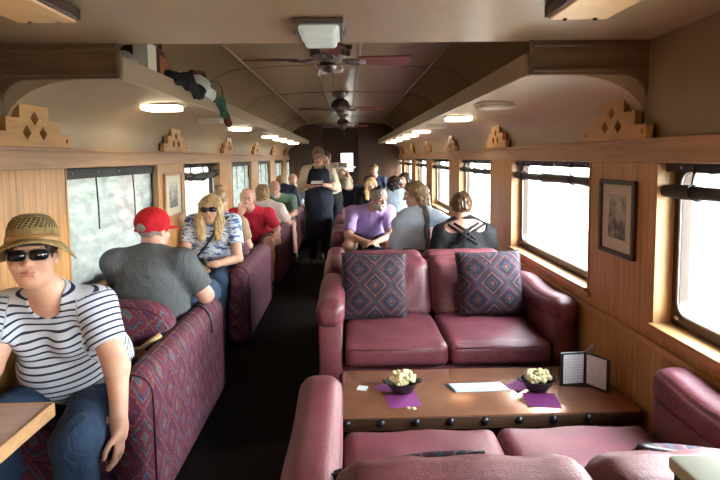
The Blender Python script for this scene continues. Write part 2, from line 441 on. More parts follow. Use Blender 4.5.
# ------------------------------------------------------------------ windows: rounded brown frame, pane, reveal boards, sill
def rrect(y0, y1, z0, z1, r, k=6):
    P = []
    for cy, cz, a0 in ((y1 - r, z1 - r, 0), (y0 + r, z1 - r, PI / 2), (y0 + r, z0 + r, PI), (y1 - r, z0 + r, 1.5 * PI)):
        for i in range(k + 1):
            t = a0 + PI / 2 * i / k; P.append((cy + r * math.cos(t), cz + r * math.sin(t)))
    return P
def window(i, xin, s, y0, y1):
    """s = +1: outside lies towards +x"""
    root = thing('window_%d' % i, None, None, (xin + s * .1, (y0 + y1) / 2, SILL)); struct(root)
    yo = (y0, y1)
    # frame ring
    f = .062; out = rrect(y0 + .004, y1 - .004, SILL + .004, HDR - .002, .004); inn = rrect(y0 + f, y1 - f, SILL + f + .01, HDR - f + .02, .055)
    V = []; F = []; N = len(out)
    for x in (xin + s * .075, xin + s * .115):
        V += [(x, *q) for q in out] + [(x, *q) for q in inn]
    for k in range(N):
        j = (k + 1) % N
        F += [(k, j, N + j, N + k), (2 * N + k, 2 * N + j, 3 * N + j, 3 * N + k), (N + k, N + j, 3 * N + j, 3 * N + k), (k, j, 2 * N + j, 2 * N + k)]
    MB().raw(V, F).build('window_frame', M['frame_brown'], root, auto=40)
    # gasket ring
    a = rrect(y0 + f - .006, y1 - f + .006, SILL + f + .004, HDR - f + .026, .06); V = [(xin + s * .07, *q) for q in a]
    MB().tube(V + [V[0], V[1]], .006, 6, False).build('gasket', M['steel'], root, True)
    MB().box(*sorted((xin + s * .095, xin + s * .099)), y0 + .05, y1 - .05, SILL + .05, HDR - .03).build('pane', M['glass'], root)
    # casing strips on the wall face, near reveal lining and sill
    for ye, dy in ((y0, -1), (y1, 1)):
        MB().box(*sorted((xin - s * .006, xin + s * .075)), *sorted((ye - dy * .012, ye)), SILL, HDR, .002).build('reveal_board', M['pine_jamb'], root)
    MB().box(*sorted((xin - s * .028, xin + s * .078)), y0 - .0, y1 + .0, SILL - .0, SILL + .016, .005).build('sill_board', M['pine_plain'], root)
    MB().box(*sorted((xin - s * .018, xin)), y0 - .03, y1 + .03, SILL - .03, SILL - .002, .005).build('sill_apron', M['pine_plain'], root)
    # brass catch
    MB().box(*sorted((xin + s * .062, xin + s * .076)), y1 - .075, y1 - .05, SILL + .045, SILL + .062, .003).build('window_catch', M['chrome'], root)
    return root
wn = 1
for y0, y1 in WINL: window(wn, WL, -1, y0, y1); wn += 1
for y0, y1 in WINR: window(wn, WR, 1, y0, y1); wn += 1

# ------------------------------------------------------------------ stepped ornaments above the piers
def ornament_proto():
    root = thing('ornament', None, 'ornament', (0, 0, 0))
    st = [(.295, .0), (.295, .062), (.205, .062), (.205, .124), (.11, .124), (.11, .187)]
    outl = st + [(-y, z) for y, z in reversed(st)]
    cu = bpy.data.curves.new('tmp', 'CURVE'); cu.dimensions = '2D'; cu.fill_mode = 'BOTH'; cu.extrude = .016
    def sp(pts):
        q = cu.splines.new('POLY'); q.points.add(len(pts) - 1); q.use_cyclic_u = True
        for p, c in zip(q.points, pts): p.co = (c[0], c[1], 0, 1)
    sp(outl)
    for cy, cz in ((0, .128), (-.062, .062), (.062, .062)):
        sp([(cy - .033, cz), (cy, cz + .034), (cy + .033, cz), (cy, cz - .034)])
    for cy in (-.265, .265): sp([(cy + .009 * math.cos(t), .031 + .012 * math.sin(t)) for t in np.linspace(0, 2 * PI, 9)[:-1]])
    co = bpy.data.objects.new('tmp', cu); COL.objects.link(co)
    me = bpy.data.meshes.new_from_object(co.evaluated_get(bpy.context.evaluated_depsgraph_get()))
    bpy.data.objects.remove(co)
    # (u, v, w) -> plate in the y-z plane, thickness along x
    me.transform(Matrix(((0, 0, 1, 0), (1, 0, 0, 0), (0, 1, 0, 0), (0, 0, 0, 1))))
    me.name = 'front_plate'; me.materials.append(M['ornament'])
    o = bpy.data.objects.new('front_plate', me); COL.objects.link(o); o.parent = root
    bk = MB(); 
    bk.prism([(y * .96, z * .97) for y, z in outl], 'x', -.030, -.018)  # dark plate added to stand for the shade inside the holes
    bk.build('hole_shade_plate', M['dark_wood'], root)
    return root
op = ornament_proto(); first = True
PL = [WINL[0][0] - .318] + [(a[1] + b[0]) / 2 for a, b in zip(WINL, WINL[1:])]; PR = [(a[1] + b[0]) / 2 for a, b in zip(WINR, WINR[1:])]
near_words = {0: 'largest and closest', 1: 'second', 2: 'third', 3: 'fourth', 4: 'fifth', 5: 'sixth', 6: 'seventh', 7: 'eighth'}
for side, ys, x in (('left', [y for y in PL if y > 2.2], WL + .034), ('right', [y for y in PR if y > 2.2], WR - .034)):
    for i, y in enumerate(ys):
        o = op if first else copy_tree(op); first = False
        o.location = (x, y, HTOP + .008)
        if side == 'right': o.rotation_euler = (0, 0, PI)
        o['label'] = 'stepped wooden ornament with three diamond holes, %s along the %s wall header' % (near_words[i], side)
        o['group'] = 'stepped ornaments on the %s header' % side

# ------------------------------------------------------------------ rolled-up black shades (open windows) and clear vinyl curtains
def rolled_shade(xin, s, y0, y1, label, sag=.0, bulk=1.0):
    root = thing('rolled_shade', label, 'window shade', (xin + s * .04, (y0 + y1) / 2, HDR), 'rolled black window shades')
    L = y1 - y0 - .03; ya = y0 + .015; rs = random.Random(int(y0 * 100))
    # top flap
    V = []; F = []; n = 24
    for i in range(n + 1):
        y = ya + L * i / n; dr = .004 * math.sin(i * 1.1) + .003 * math.sin(i * 2.3 + 1)
        V += [(xin + s * .03, y, HDR - .002), (xin + s * (.03 - .3 * dr), y, HDR - .036 - dr), (xin + s * .036, y, HDR - .002), (xin + s * (.036 - .3 * dr), y, HDR - .036 - dr)]
    for i in range(n):
        a = i * 4; F += [(a, a + 4, a + 5, a + 1), (a + 2, a + 3, a + 7, a + 6), (a + 1, a + 5, a + 7, a + 3)]
    MB().raw(V, F).build('top_flap', M['black_cloth'], root, True)
    # roll
    pts = []; rr = []
    for i in range(31):
        t = i / 30; y = ya + L * t
        pts.append((xin + s * (.03 + .004 * math.sin(9 * t)), y, HDR - .116 - sag * math.sin(PI * t) - .003 * math.sin(7 * t + y0)))
        rr.append((.027 + .0022 * math.sin(13 * t + y0 * 3) + .0015 * math.sin(29 * t)) * bulk)
    MB().tube(pts, rr, 12).build('roll', M['black_cloth'], root, True)
    for q in (.22, .55, .86):
        y = ya + L * q
        i = int(q * 30); z = pts[i][2]; r = rr[i] + .003
        P = [(xin + s * (.03 + .035 * 0), y, HDR - .01)] + [(xin + s * .03 + math.cos(a) * r, y + .02 * math.sin(a), z + math.sin(a) * r) for a in np.linspace(PI / 2, PI / 2 + 2 * PI, 14)]
        MB().tube(P, .005, 6).build('strap', M['black'], root, True)
    for q in np.linspace(.08, .92, 6):
        MB().lathe((0, 0, 0), [(.006, -.002), (.006, .002), (.003, .004)], 8).xf(Matrix.Translation((xin + s * .026, ya + L * q, HDR - .02)) @ Matrix.Rotation(PI / 2, 4, 'Y')).build('snap', M['steel'], root)
    return root
def vinyl_curtain(xin, s, y0, y1, label, seed=1):
    root = thing('vinyl_curtain', label, 'window curtain', (xin + s * .04, (y0 + y1) / 2, HDR), 'clear vinyl roll-down curtains')
    ny, nz = 60, 40; V = []; F = []; rs = random.Random(seed)
    ph = [rs.uniform(0, 6) for _ in range(6)]
    za, zb = SILL + .045, HDR - .045
    for j in range(nz + 1):
        for i in range(ny + 1):
            u = i / ny; v = j / nz
            y = y0 + .02 + (y1 - y0 - .04) * u; z = za + (zb - za) * v
            w = .010 * math.sin(9 * u + ph[0] + 3 * v) * (1 - v * .4) + .006 * math.sin(22 * v + ph[1] + 4 * math.sin(5 * u)) * (1 - v) + .005 * math.sin(31 * u + 9 * v + ph[2])
            w += .010 * math.sin(46 * u + ph[3]) * max(0, 1 - v * 7)
            V.append((xin + s * .045 + w, y, z))
    for j in range(nz):
        for i in range(ny):
            a = j * (ny + 1) + i; F.append((a, a + 1, a + ny + 2, a + ny + 1))
    MB().raw(V, F).build('film', M['film'], root, True)
    MB().box(*sorted((xin + s * .02, xin + s * .034)), y0 + .012, y1 - .012, HDR - .062, HDR - .003, .004).build('top_band', M['black_cloth'], root)
    for q in (.08, .3, .52, .74, .93):
        MB().lathe((0, 0, 0), [(.007, -.002), (.007, .002), (.003, .004)], 8).xf(Matrix.Translation((xin + s * .017, y0 + (y1 - y0) * q, HDR - .03)) @ Matrix.Rotation(PI / 2, 4, 'Y')).build('snap', M['steel'], root)
    for q in (.30, .70):
        y = y0 + (y1 - y0) * q
        MB().tube([(xin + s * .03, y, HDR - .06), (xin + s * .025, y + .004, 1.28), (xin + s * .028, y + .01, 1.14)], .005, 6).build('strap', M['black_cloth'], root)
    MB().box(*sorted((xin + s * .03, xin + s * .06)), y0 + .012, y1 - .012, SILL + .018, SILL + .055, .006).build('bottom_bar', M['black_cloth'], root)
    MB().box(*sorted((xin + s * .03, xin + s * .055)), y1 - .036, y1 - .014, SILL + .018, HDR - .005, .004).build('side_track', M['black_cloth'], root)
    return root
cov = [(k, w) for k, w in enumerate(WINL) if w[0] > 2.5]
for j, (k, w) in enumerate(cov):
    if j == 1: rolled_shade(WL, -1, *w, 'black shade rolled up unevenly above the only open window on the left wall', sag=.02, bulk=1.35)
    else: vinyl_curtain(WL, -1, *w, ['wide cloudy vinyl curtain over the window beside the man in the red cap', '', 'bluish vinyl curtain over the left window just past the open one',
          'vinyl curtain over the left window beside the man in the green polo', 'vinyl curtain over the narrow left window near the end of the car', 'smallest vinyl curtain on the left wall'][j], j + 3)
for j, w in enumerate([w for w in WINR if w[1] > 2.1]):
    rolled_shade(WR, 1, *w, ['black rolled shade with a bright slit over the closest right window', 'black rolled shade over the right window beside the empty loveseat',
        'black rolled shade over the right window beside the woman in the black top', 'black rolled shade over the right window past the woman in light blue', 'black rolled shade over the fifth right window',
        'black rolled shade over the sixth right window', 'black rolled shade on the last right window'][j])

# ------------------------------------------------------------------ framed pictures on the piers
def m_print(name, seed):
    t = NT(name); v = t.xyz()
    n = t.noise(v, 9 + seed, 5, .6); f = t.noise(v, 30, 3)
    h = t.sep(v)[2]
    k = t.math('ADD', n, t.math('MULTIPLY', t.math('SUBTRACT', h, .17), 1.0))
    t.col(t.mix(.3, t.ramp(k, [(.36, (.03, .03, .03)), (.44, (.12, .11, .1)), (.5, (.33, .31, .26)), (.62, (.5, .47, .4))]), t.ramp(f, [(.4, (.1, .1, .1)), (.6, (.6, .57, .5))])))
    return t.fin(.5)
M['mat_board'] = m_plain('mat_board', (.62, .56, .44), .7, var=.03)
def picture(xin, s, y0, y1, z0, z1, label, seed):
    root = thing('framed_picture', label, 'picture', (xin, (y0 + y1) / 2, z0))
    fw = .022; a, b = sorted((xin, xin - s * .022))
    mb = MB()
    mb.box(a, b, y0, y0 + fw, z0, z1, .004).box(a, b, y1 - fw, y1, z0, z1, .004).box(a, b, y0 + fw, y1 - fw, z0, z0 + fw, .004).box(a, b, y0 + fw, y1 - fw, z1 - fw, z1, .004)
    mb.build('picture_frame', M['frame_brown'] if s > 0 else M['header'], root)
    MB().box(*sorted((xin, xin - s * .009)), y0 + fw - .002, y1 - fw + .002, z0 + fw - .002, z1 - fw + .002).build('mat', M['mat_board'], root)
    w, h = y1 - y0, z1 - z0
    MB().box(*sorted((xin - s * .008, xin - s * .0105)), y0 + w * .26, y1 - w * .26, z0 + h * .22, z1 - h * .2).build('print', m_print('old_photo_print', seed), root)
picture(WR, 1, 2.335, 2.665, 1.055, 1.425, 'framed old black and white photograph between the two closest right windows', 1)
picture(WL, -1, 4.185, 4.62, 1.07, 1.44, 'framed print on the pier behind the red cap on the left wall', 3)

# ------------------------------------------------------------------ lights under the soffits, and others
def soffit_light(x, y, on, label, group):
    root = thing('soffit_light', label, 'ceiling light', (x, y, SOF), group)
    MB().box(x - .125, x + .125, y - .095, y + .095, SOF - .012, SOF - .001, .004).build('base', M['lamp_off'], root)
    MB().soft(x - .11, x + .11, y - .08, y + .08, SOF - .042, SOF - .008, .014, n=5).build('diffuser', M['lamp_on'] if on else M['lamp_off'], root, True)
ln = ['first', 'second', 'third', 'fourth', 'fifth', 'sixth', 'seventh', 'eighth', 'ninth', 'tenth']
def lights(side, x, ys, bright):
    a = b = 0
    for y in ys:
        on = y in bright
        if on: lab = 'lit warm square light, %s lit one along the %s soffit' % (ln[a], side); a += 1
        else: lab = 'unlit pale square light, %s unlit one along the %s soffit' % (ln[b], side); b += 1
        soffit_light(x, y, on, lab, 'square lights under the %s soffit' % side)
lights('left', -1.165, [3.35, 4.5, 5.75, 6.9, 7.95, 9.1, 10.2, 11.4], [3.35, 5.75, 7.95, 9.1, 10.2, 11.4])
lights('right', .985, [3.45, 4.6, 5.75, 6.9, 8.05, 9.2, 10.4, 11.6], [4.6, 6.9, 8.05, 9.2, 10.4, 11.6])

# glass box light on the low ceiling
t_ = thing('ceiling_light', 'white glass box light in a metal rim on the low ceiling', 'ceiling light', (-.1, 2.08, LOW))
MB().box(-.19, -.005, 1.88, 2.16, LOW - .022, LOW - .001, .006).build('metal_rim', M['steel'], t_)
def taper(p, q):
    if q[2] < 0: p = Vector((p[0] * .86, p[1] * .92, p[2]))
    return p
M['milk_glass'] = m_emit('milk_glass', (.9, 1, .95), .10, (.62, .68, .64))
MB().soft(-.172, -.022, 1.90, 2.14, LOW - .062, LOW - .012, .02, n=8, fn=taper).build('glass_shade', M['milk_glass'], t_, True)
for x in (-.19, -.005):
    MB().box(x - .006, x + .006, 2.0, 2.04, LOW - .03, LOW - .004, .002).build('clip', M['chrome'], t_)
# shallow wooden ceiling boxes
M['amber'] = m_plain('amber_panel', (.92, .64, .34), .4, var=.06)
for x0, x1, lab in ((-1.075, -.865, 'shallow wood framed amber ceiling panel on the left of the low ceiling'), (.665, .885, 'shallow wood framed amber ceiling panel on the right of the low ceiling')):
    t_ = thing('ceiling_panel', lab, 'ceiling panel', ((x0 + x1) / 2, 1.55, LOW))
    mb = MB(); z0, z1 = LOW - .04, LOW - .001
    mb.box(x0, x1, 1.34, 1.36, z0, z1, .004).box(x0, x1, 1.745, 1.765, z0, z1, .004).box(x0, x0 + .02, 1.36, 1.745, z0, z1, .004).box(x1 - .02, x1, 1.36, 1.745, z0, z1, .004)
    mb.build('frame', M['dark_wood'], t_)
    MB().box(x0 + .012, x1 - .012, 1.348, 1.757, z0 - .008, z0 + .012, .004).build('amber_sheet', M['amber'], t_)
    for sx in (x0 + .06, x1 - .06):
        MB().lathe((sx, 1.74, z0 - .008), [(.008, .0), (.006, -.006), (.0, -.008)], 8).build('screw', M['chrome'], t_)
# small ceiling fittings between the fans
t_ = thing('ceiling_vent', 'square brown ceiling vent just past the closest fan', 'vent', (-.06, 4.0, 2.43))
MB().box(-.17, .05, 4.15, 4.42, 2.395, 2.437, .006).build('vent_box', M['bulkhead'], t_)
for k in range(5): MB().box(-.155, .035, 4.19 + .045 * k, 4.205 + .045 * k, 2.389, 2.397).build('louver', M['dark_wood'], t_)
t_ = thing('emergency_light', 'small flat white light on the raised ceiling before the second fan', 'ceiling light', (-.09, 5.2, 2.43))
MB().box(-.15, -.03, 5.1, 5.3, 2.40, 2.437, .01).build('housing', M['lamp_off'], t_); MB().box(-.13, -.05, 5.14, 5.26, 2.39, 2.402, .004).build('lens', M['lamp_off'], t_)
t_ = thing('ceiling_light', 'small warm lit round light above the far end door', 'ceiling light', (-.05, 12.6, 2.43))
MB().lathe((-.05, 12.6, 2.436), [(.09, 0), (.09, -.02), (.08, -.024)], 16).build('base', M['steel'], t_); MB().lathe((-.05, 12.6, 2.412), [(.08, 0), (.065, -.035), (.0, -.05)], 16).build('globe', M['lamp_on'], t_, True)

# ------------------------------------------------------------------ ceiling fans
M['blade'] = m_wood('fan_blade_wood', (.17, .045, .035), (1.2, 12, 12), .3)
M['fan_metal'] = m_plain('fan_pewter', (.25, .215, .21), .3, .85, var=.15)
def fan(x, y, rot, label):
    zt = 2.432; zb = 2.215
    root = thing('ceiling_fan', label, 'ceiling fan', (x, y, zt), 'four-blade ceiling fans on the raised ceiling')
    MB().lathe((x, y, zt), [(.11, 0), (.115, -.02), (.10, -.05), (.06, -.075), (.05, -.10)], 24).build('canopy', M['fan_metal'], root, auto=40)
    MB().lathe((x, y, zb), [(.05, .13), (.10, .10), (.125, .06), (.12, .01), (.085, -.02), (.06, -.03)], 28).build('motor_housing', M['fan_metal'], root, auto=40)
    MB().lathe((x, y, zb), [(.055, -.03), (.06, -.055), (.04, -.085), (.012, -.095), (.0, -.1)], 20).build('switch_cap', M['fan_metal'], root, auto=40)
    MB().tube([(x + .03, y, zb - .08), (x + .032, y, zb - .2)], .0025, 6).build('pull_chain', M['steel'], root)
    for k in range(4):
        a = rot + PI / 2 * k; R = Matrix.Translation((x, y, zb - .012)) @ Matrix.Rotation(a, 4, 'Z') @ Matrix.Rotation(math.radians(-14), 4, 'X')
        outl = []
        for t in np.linspace(0, 1, 12): outl.append((.2 + .34 * t, .055 + .022 * t))
        for t in np.linspace(PI / 2, -PI / 2, 9)[1:-1]: outl.append((.54 + .022 * math.cos(t), .077 * math.sin(t)))
        for t in np.linspace(1, 0, 12): outl.append((.2 + .34 * t, -.055 - .022 * t))
        MB().prism(outl, 'z', -.004, .004).xf(R).build('blade', M['blade'], root)
        ir = MB()
        for sg in (-1, 1): ir.tube([(.10, sg * .012, -.0), (.15, sg * .034, -.012), (.2, sg * .036, -.01), (.255, sg * .012, -.008)], .0075, 8)
        ir.tube([(.10, 0, 0), (.16, 0, -.01), (.24, 0, -.008)], .008, 8)
        ir.xf(R).build('blade_iron', M['fan_metal'], root, True)
fan(-.12, 3.55, math.radians(4), 'closest ceiling fan with dark red wooden blades, just past the low ceiling')
fan(-.085, 7.1, math.radians(8), 'second ceiling fan, midway along the raised ceiling')
fan(-.08, 10.7, math.radians(20), 'smallest ceiling fan, nearest the far end door')
# ------------------------------------------------------------------ burgundy leather loveseats (local: front at y = 0, facing -y)
SW, SD = 1.49, .92
def loveseat():
    root = thing('loveseat', None, 'sofa', (0, 0, 0)); rs = random.Random(3)
    MB().box(.12, SW - .12, .05, SD - .05, .04, .365, .02).build('base', M['leather'], root, auto=40)
    for x0 in (.02, SW - .17):
        pass
    for sx in (0, 1):
        x0, x1 = (0, .15) if sx == 0 else (SW - .15, SW)
        def armfn(p, q): 
            if q[2] > 0: p = Vector((p[0] * (1 + .04 * q[2]), p[1], p[2] + .012 * math.sin(5 * q[1])))
            return p
        MB().box(x0 + .008, x1 - .008, .012, SD - .02, .03, .62, .02).build('arm_panel', M['leather'], root, auto=40)
        arm = MB().soft(x0 - .004, x1 + .004, -.012, SD - .01, .585, .725, .06, (.004, .006, .012), 12, armfn).build('arm', M['leather'], root, True)
        # welt round the front of the arm pad
        P = [((x0 + x1) / 2 + .079 * math.cos(t), .10, .66 + .072 * math.sin(t)) for t in np.linspace(0, PI, 14)]
        MB().tube(P, .004, 6).build('piping', M['leather_dark'], arm, True)
    mid = SW / 2
    for a, b in ((.158, mid - .002), (mid + .002, SW - .158)):
        def seatfn(p, q):
            z = p[2] + (.004 * math.sin(6 * q[0] + 2) * math.sin(5 * q[1]) if q[2] > .5 else 0)
            return Vector((p[0], p[1], z))
        c = MB().soft(a, b, -.02, .60, .362, .497, .04, (.0, .010, .010), 16, seatfn).build('seat_cushion', M['leather'], root, True)
        MB().tube([(a + .03, -.018, .47), ((a + b) / 2, -.031, .475), (b - .03, -.018, .47)], .0035, 6).build('piping', M['leather_dark'], c, True)
    MB().box(.13, SW - .13, .74, SD, .05, .78, .03).build('backrest_frame', M['leather'], root, auto=40)
    for i, (a, b) in enumerate(((.15, mid - .003), (mid + .003, SW - .15))):
        def backfn(p, q, i=i):
            # leather gathered in soft creases towards the top corners
            cr = .004 * math.sin(10 * q[0] + 3 * q[2] + i) * max(0, q[2] + .3) + .003 * math.sin(17 * q[0] - 6 * q[2])
            y = p[1] + .088 * (q[2] + 1) - (cr if q[1] < 0 else 0)
            return Vector((p[0], y, p[2] + .0015 * math.cos(9 * q[0] + i) * max(0, q[2])))
        MB().soft(a, b, .54, .73, .47, .838, .06, (.006, .035, .003), 18, backfn).build('back_cushion', M['leather'], root, True)
    for x in (.06, SW - .06):
        for y in (.06, SD - .06): MB().lathe((x, y, 0), [(.018, 0), (.026, .04)], 12).build('foot', M['dark_wood'], root)
    return root
lv = loveseat()
sofas = [
    (-.185, 2.86, 0, 'empty burgundy leather loveseat with two patterned throw pillows facing the copper table'),
    (1.305, 1.93, PI, 'closest burgundy leather loveseat seen from behind at the bottom of the photo'),
    (1.305, 4.72, PI, 'burgundy leather loveseat holding the woman in the black cross-back top'),
    (-.185, 5.62, 0, 'burgundy leather loveseat holding the man in the purple polo'),
    (1.305, 7.48, PI, 'burgundy leather loveseat back to back with the one under the purple polo man'),
    (-.185, 8.35, 0, 'burgundy leather loveseat holding the blonde woman far down the aisle'),
    (1.305, 10.2, PI, 'burgundy leather loveseat behind the blonde woman far down the aisle'),
    (-.185, 11.1, 0, 'burgundy leather loveseat nearest the dark end of the car'),
]
for i, (x, y, r, lab) in enumerate(sofas):
    o = lv if i == 0 else copy_tree(lv)
    o.location = (x, y, 0); o.rotation_euler = (0, 0, r); o['label'] = lab; o['group'] = 'burgundy leather loveseats down the right side'

# ------------------------------------------------------------------ patterned throw pillows
M['cushion_pink'] = M['cushion']
def pillow():
    root = thing('throw_pillow', None, 'pillow', (0, 0, 0))
    bm = bmesh.new(); n = 26; V = []; F = []
    S = .215
    for sgn in (-1, 1):
        for j in range(n + 1):
            for i in range(n + 1):
                u = -1 + 2 * i / n; v = -1 + 2 * j / n
                e = (1 - u * u) * (1 - v * v); th = .078 * max(e, 0) ** .42
                pin = 1 - .05 * (1 - abs(u) ** 2) * (abs(v) ** 6)      # edges bow inwards
                pin2 = 1 - .05 * (1 - abs(v) ** 2) * (abs(u) ** 6)
                V.append((u * S * pin2, sgn * (th + .003 * math.sin(8 * u + 5 * v) * e), v * S * pin))
    N = (n + 1) ** 2
    for s_ in (0, 1):
        for j in range(n):
            for i in range(n):
                a = s_ * N + j * (n + 1) + i; F.append((a, a + 1, a + n + 2, a + n + 1))
    mb = MB().raw(V, F)
    o = mb.build('cover', M['cushion'], root, True)
    b2 = bmesh.new(); b2.from_mesh(o.data); bmesh.ops.remove_doubles(b2, verts=b2.verts[:], dist=.0005); bmesh.ops.recalc_face_normals(b2, faces=b2.faces[:]); b2.to_mesh(o.data); b2.free(); o.data.shade_smooth()
    P = []
    for q in [(i / 20 * 2 - 1, -1) for i in range(20)] + [(1, i / 20 * 2 - 1) for i in range(20)] + [(1 - i / 20 * 2, 1) for i in range(20)] + [(-1, 1 - i / 20 * 2) for i in range(21)]:
        u, v = q; P.append((u * S * (1 - .05 * (1 - v * v) * abs(u) ** 6), 0, v * S * (1 - .05 * (1 - u * u) * abs(v) ** 6)))
    MB().tube(P + [P[1]], .005, 6, False).build('piping', M['black_cloth'], root, True)
    return root
pw = pillow()
for i, (x, y, z, tilt, rz, ry, lab) in enumerate((
    (.165, 3.375, .705, -17, .06, 2, 'dark patterned throw pillow beside the aisle arm of the empty loveseat'),
    (.935, 3.375, .705, -17, -.05, -2, 'dark patterned throw pillow beside the window arm of the empty loveseat'),
    (.17, 1.375, .575, -27, PI, 12, 'patterned throw pillow on the closest loveseat, its tip showing near the aisle arm'),
    (.90, 1.375, .58, -27, PI, -12, 'patterned throw pillow on the closest loveseat, beside the pale topped cabinet'))):
    o = pw if i == 0 else copy_tree(pw)
    o.location = (x, y, z); o['label'] = lab; o['group'] = 'patterned throw pillows'
    o.rotation_euler = (Matrix.Rotation(rz, 3, 'Z') @ Matrix.Rotation(math.radians(tilt), 3, 'X') @ Matrix.Rotation(math.radians(ry), 3, 'Y')).to_euler()

# ------------------------------------------------------------------ copper-topped table with iron studs, between the two loveseats
TX0, TX1, TY0, TY1, TZ = -.045, 1.305, 2.20, 2.715, .41
t_ = thing('coffee_table', 'low copper topped table with dark studs along its edge, between two loveseats', 'table', ((TX0 + TX1) / 2, (TY0 + TY1) / 2, 0))
MB().box(TX0 + .004, TX1 - .004, TY0 + .004, TY1 - .004, TZ - .012, TZ, .005).build('copper_top', M['copper'], t_, auto=40)
ap = MB().box(TX0, TX1, TY0, TY0 + .03, TZ - .062, TZ - .006, .004).box(TX0, TX1, TY1 - .03, TY1, TZ - .062, TZ - .006, .004).box(TX0, TX0 + .03, TY0 + .03, TY1 - .03, TZ - .062, TZ - .006, .004).box(TX1 - .03, TX1, TY0 + .03, TY1 - .03, TZ - .062, TZ - .006, .004)
apo = ap.build('edge_rail', M['dark_wood'], t_, auto=40)
k = 0
for x in np.arange(TX0 + .025, TX1, .153):
    MB().lathe((0, 0, 0), [(.019, 0), (.018, .006), (.012, .012), (0, .015)], 14).xf(Matrix.Translation((x, TY0, TZ - .026)) @ Matrix.Rotation(PI / 2, 4, 'X')).build('stud', M['iron'], t_, True)
for y in np.arange(TY0 + .09, TY1, .135):
    MB().lathe((0, 0, 0), [(.019, 0), (.018, .006), (.012, .012), (0, .015)], 14).xf(Matrix.Translation((TX0, y, TZ - .026)) @ Matrix.Rotation(-PI / 2, 4, 'Y')).build('stud', M['iron'], t_, True)
for x in (TX0 + .06, TX1 - .06):
    for y in (TY0 + .06, TY1 - .06): MB().box(x - .035, x + .035, y - .035, y + .035, 0, TZ - .014, .006).build('leg', M['dark_wood'], t_, auto=40)

# popcorn bowls on purple napkins
M['popcorn'] = m_plain('popcorn', (.74, .66, .38), .8, var=.25, scale=60, bump=.4)
M['bowl'] = m_plain('black_bowl', (.015, .015, .016), .25)
M['bowl_in'] = m_plain('bowl_rim', (.05, .05, .05), .3)
def napkin(x, y, r, label, z, w=.15, d=.14):
    root = None
    V = []; F = []; n = 10
    for j in range(n + 1):
        for i in range(n + 1):
            u = -1 + 2 * i / n; v = -1 + 2 * j / n
            zz = .002 + .0015 * math.sin(3 * u + x * 9) * math.cos(2 * v) + (.006 * max(0, u * v - .5) * 2)
            a, b = u * w / 2, v * d / 2
            V.append((x + a * math.cos(r) - b * math.sin(r), y + a * math.sin(r) + b * math.cos(r), z + zz))
    N = (n + 1) ** 2; V += [(a, b, c - .0018) for a, b, c in V]
    for j in range(n):
        for i in range(n):
            a = j * (n + 1) + i; F += [(a, a + 1, a + n + 2, a + n + 1), (N + a, N + a + n + 1, N + a + n + 2, N + a + 1)]
    o = MB().raw(V, F).build('napkin', M['plum'], None, True); tag(o, label, 'napkin', 'purple napkins on the copper table'); return o
def bowl(x, y, lab, lab2, seed):
    root = thing('snack_bowl', lab, 'bowl', (x, y, TZ + .005), 'black snack bowls')
    MB().lathe((x, y, TZ + .006), [(.0, 0), (.042, 0), (.05, .004), (.066, .03), (.082, .056), (.079, .057), (.062, .03), (.046, .01), (0, .008)], 32, 1, .82).build('bowl_body', M['bowl'], root, auto=50)
    for sx in (-1, 1): MB().tube([(x + sx * .078, y - .02, TZ + .058), (x + sx * .092, y - .012, TZ + .064), (x + sx * .092, y + .012, TZ + .064), (x + sx * .078, y + .02, TZ + .058)], .005, 8).build('handle', M['bowl'], root, True)
    rs = random.Random(seed); mb = MB()
    for i in range(80):
        a = rs.uniform(0, 2 * PI); r = .058 * rs.random() ** .5; h = .055 + .05 * (1 - (r / .075) ** 2) * rs.uniform(.3, 1.15)
        c = Vector((x + r * math.cos(a), y + .8 * r * math.sin(a), TZ + h)); 
        for q in range(3):
            bm = bmesh.new(); bmesh.ops.create_icosphere(bm, subdivisions=1, radius=rs.uniform(.008, .0125))
            off = c + Vector((rs.uniform(-.007, .007), rs.uniform(-.007, .007), rs.uniform(-.004, .006)))
            for v in bm.verts: v.co += off
            mb.bm(bm)
    o = mb.build('popcorn', M['popcorn'], None, True); tag(o, lab2, 'popcorn', None, 'stuff')
napkin(.245, 2.355, .12, 'purple napkin under the popcorn bowl nearer the aisle, its flat corner to the front', TZ)
napkin(.185, 2.50, .7, 'purple napkin tucked behind the popcorn bowl nearer the aisle', TZ, .11, .09)
bowl(.25, 2.435, 'black bowl of popcorn on the copper table, nearer the aisle', 'pale yellow popcorn heaped in the bowl nearer the aisle', 1)
napkin(.89, 2.325, -.15, 'purple napkin under the popcorn bowl nearer the window, its flat corner to the front', TZ)
napkin(.83, 2.48, .6, 'purple napkin tucked behind the popcorn bowl nearer the window', TZ, .11, .09)
bowl(.905, 2.42, 'black bowl of popcorn on the copper table, nearer the window', 'pale yellow popcorn heaped in the bowl nearer the window', 2)
o = MB().obox((.385, 2.285, TZ + .012), (1, .2, 0), (-.2, 1, 0), (0, 0, 1), .001, .001, .001); 
# loose kernels
for (kx, ky) in ((.262, 2.268), (.285, 2.262)):
    bm = bmesh.new(); bmesh.ops.create_icosphere(bm, subdivisions=2, radius=.009)
    for v in bm.verts: v.co = Vector((v.co.x * 1.2 + .002 * math.sin(v.co.y * 900), v.co.y, v.co.z * .8)) + Vector((kx, ky, TZ + .0075))
    o = MB().bm(bm).build('popcorn_kernel', M['popcorn'], None, True); tag(o, 'loose popcorn kernel lying in front of the purple napkin nearer the aisle', 'popcorn', 'loose popcorn kernels')
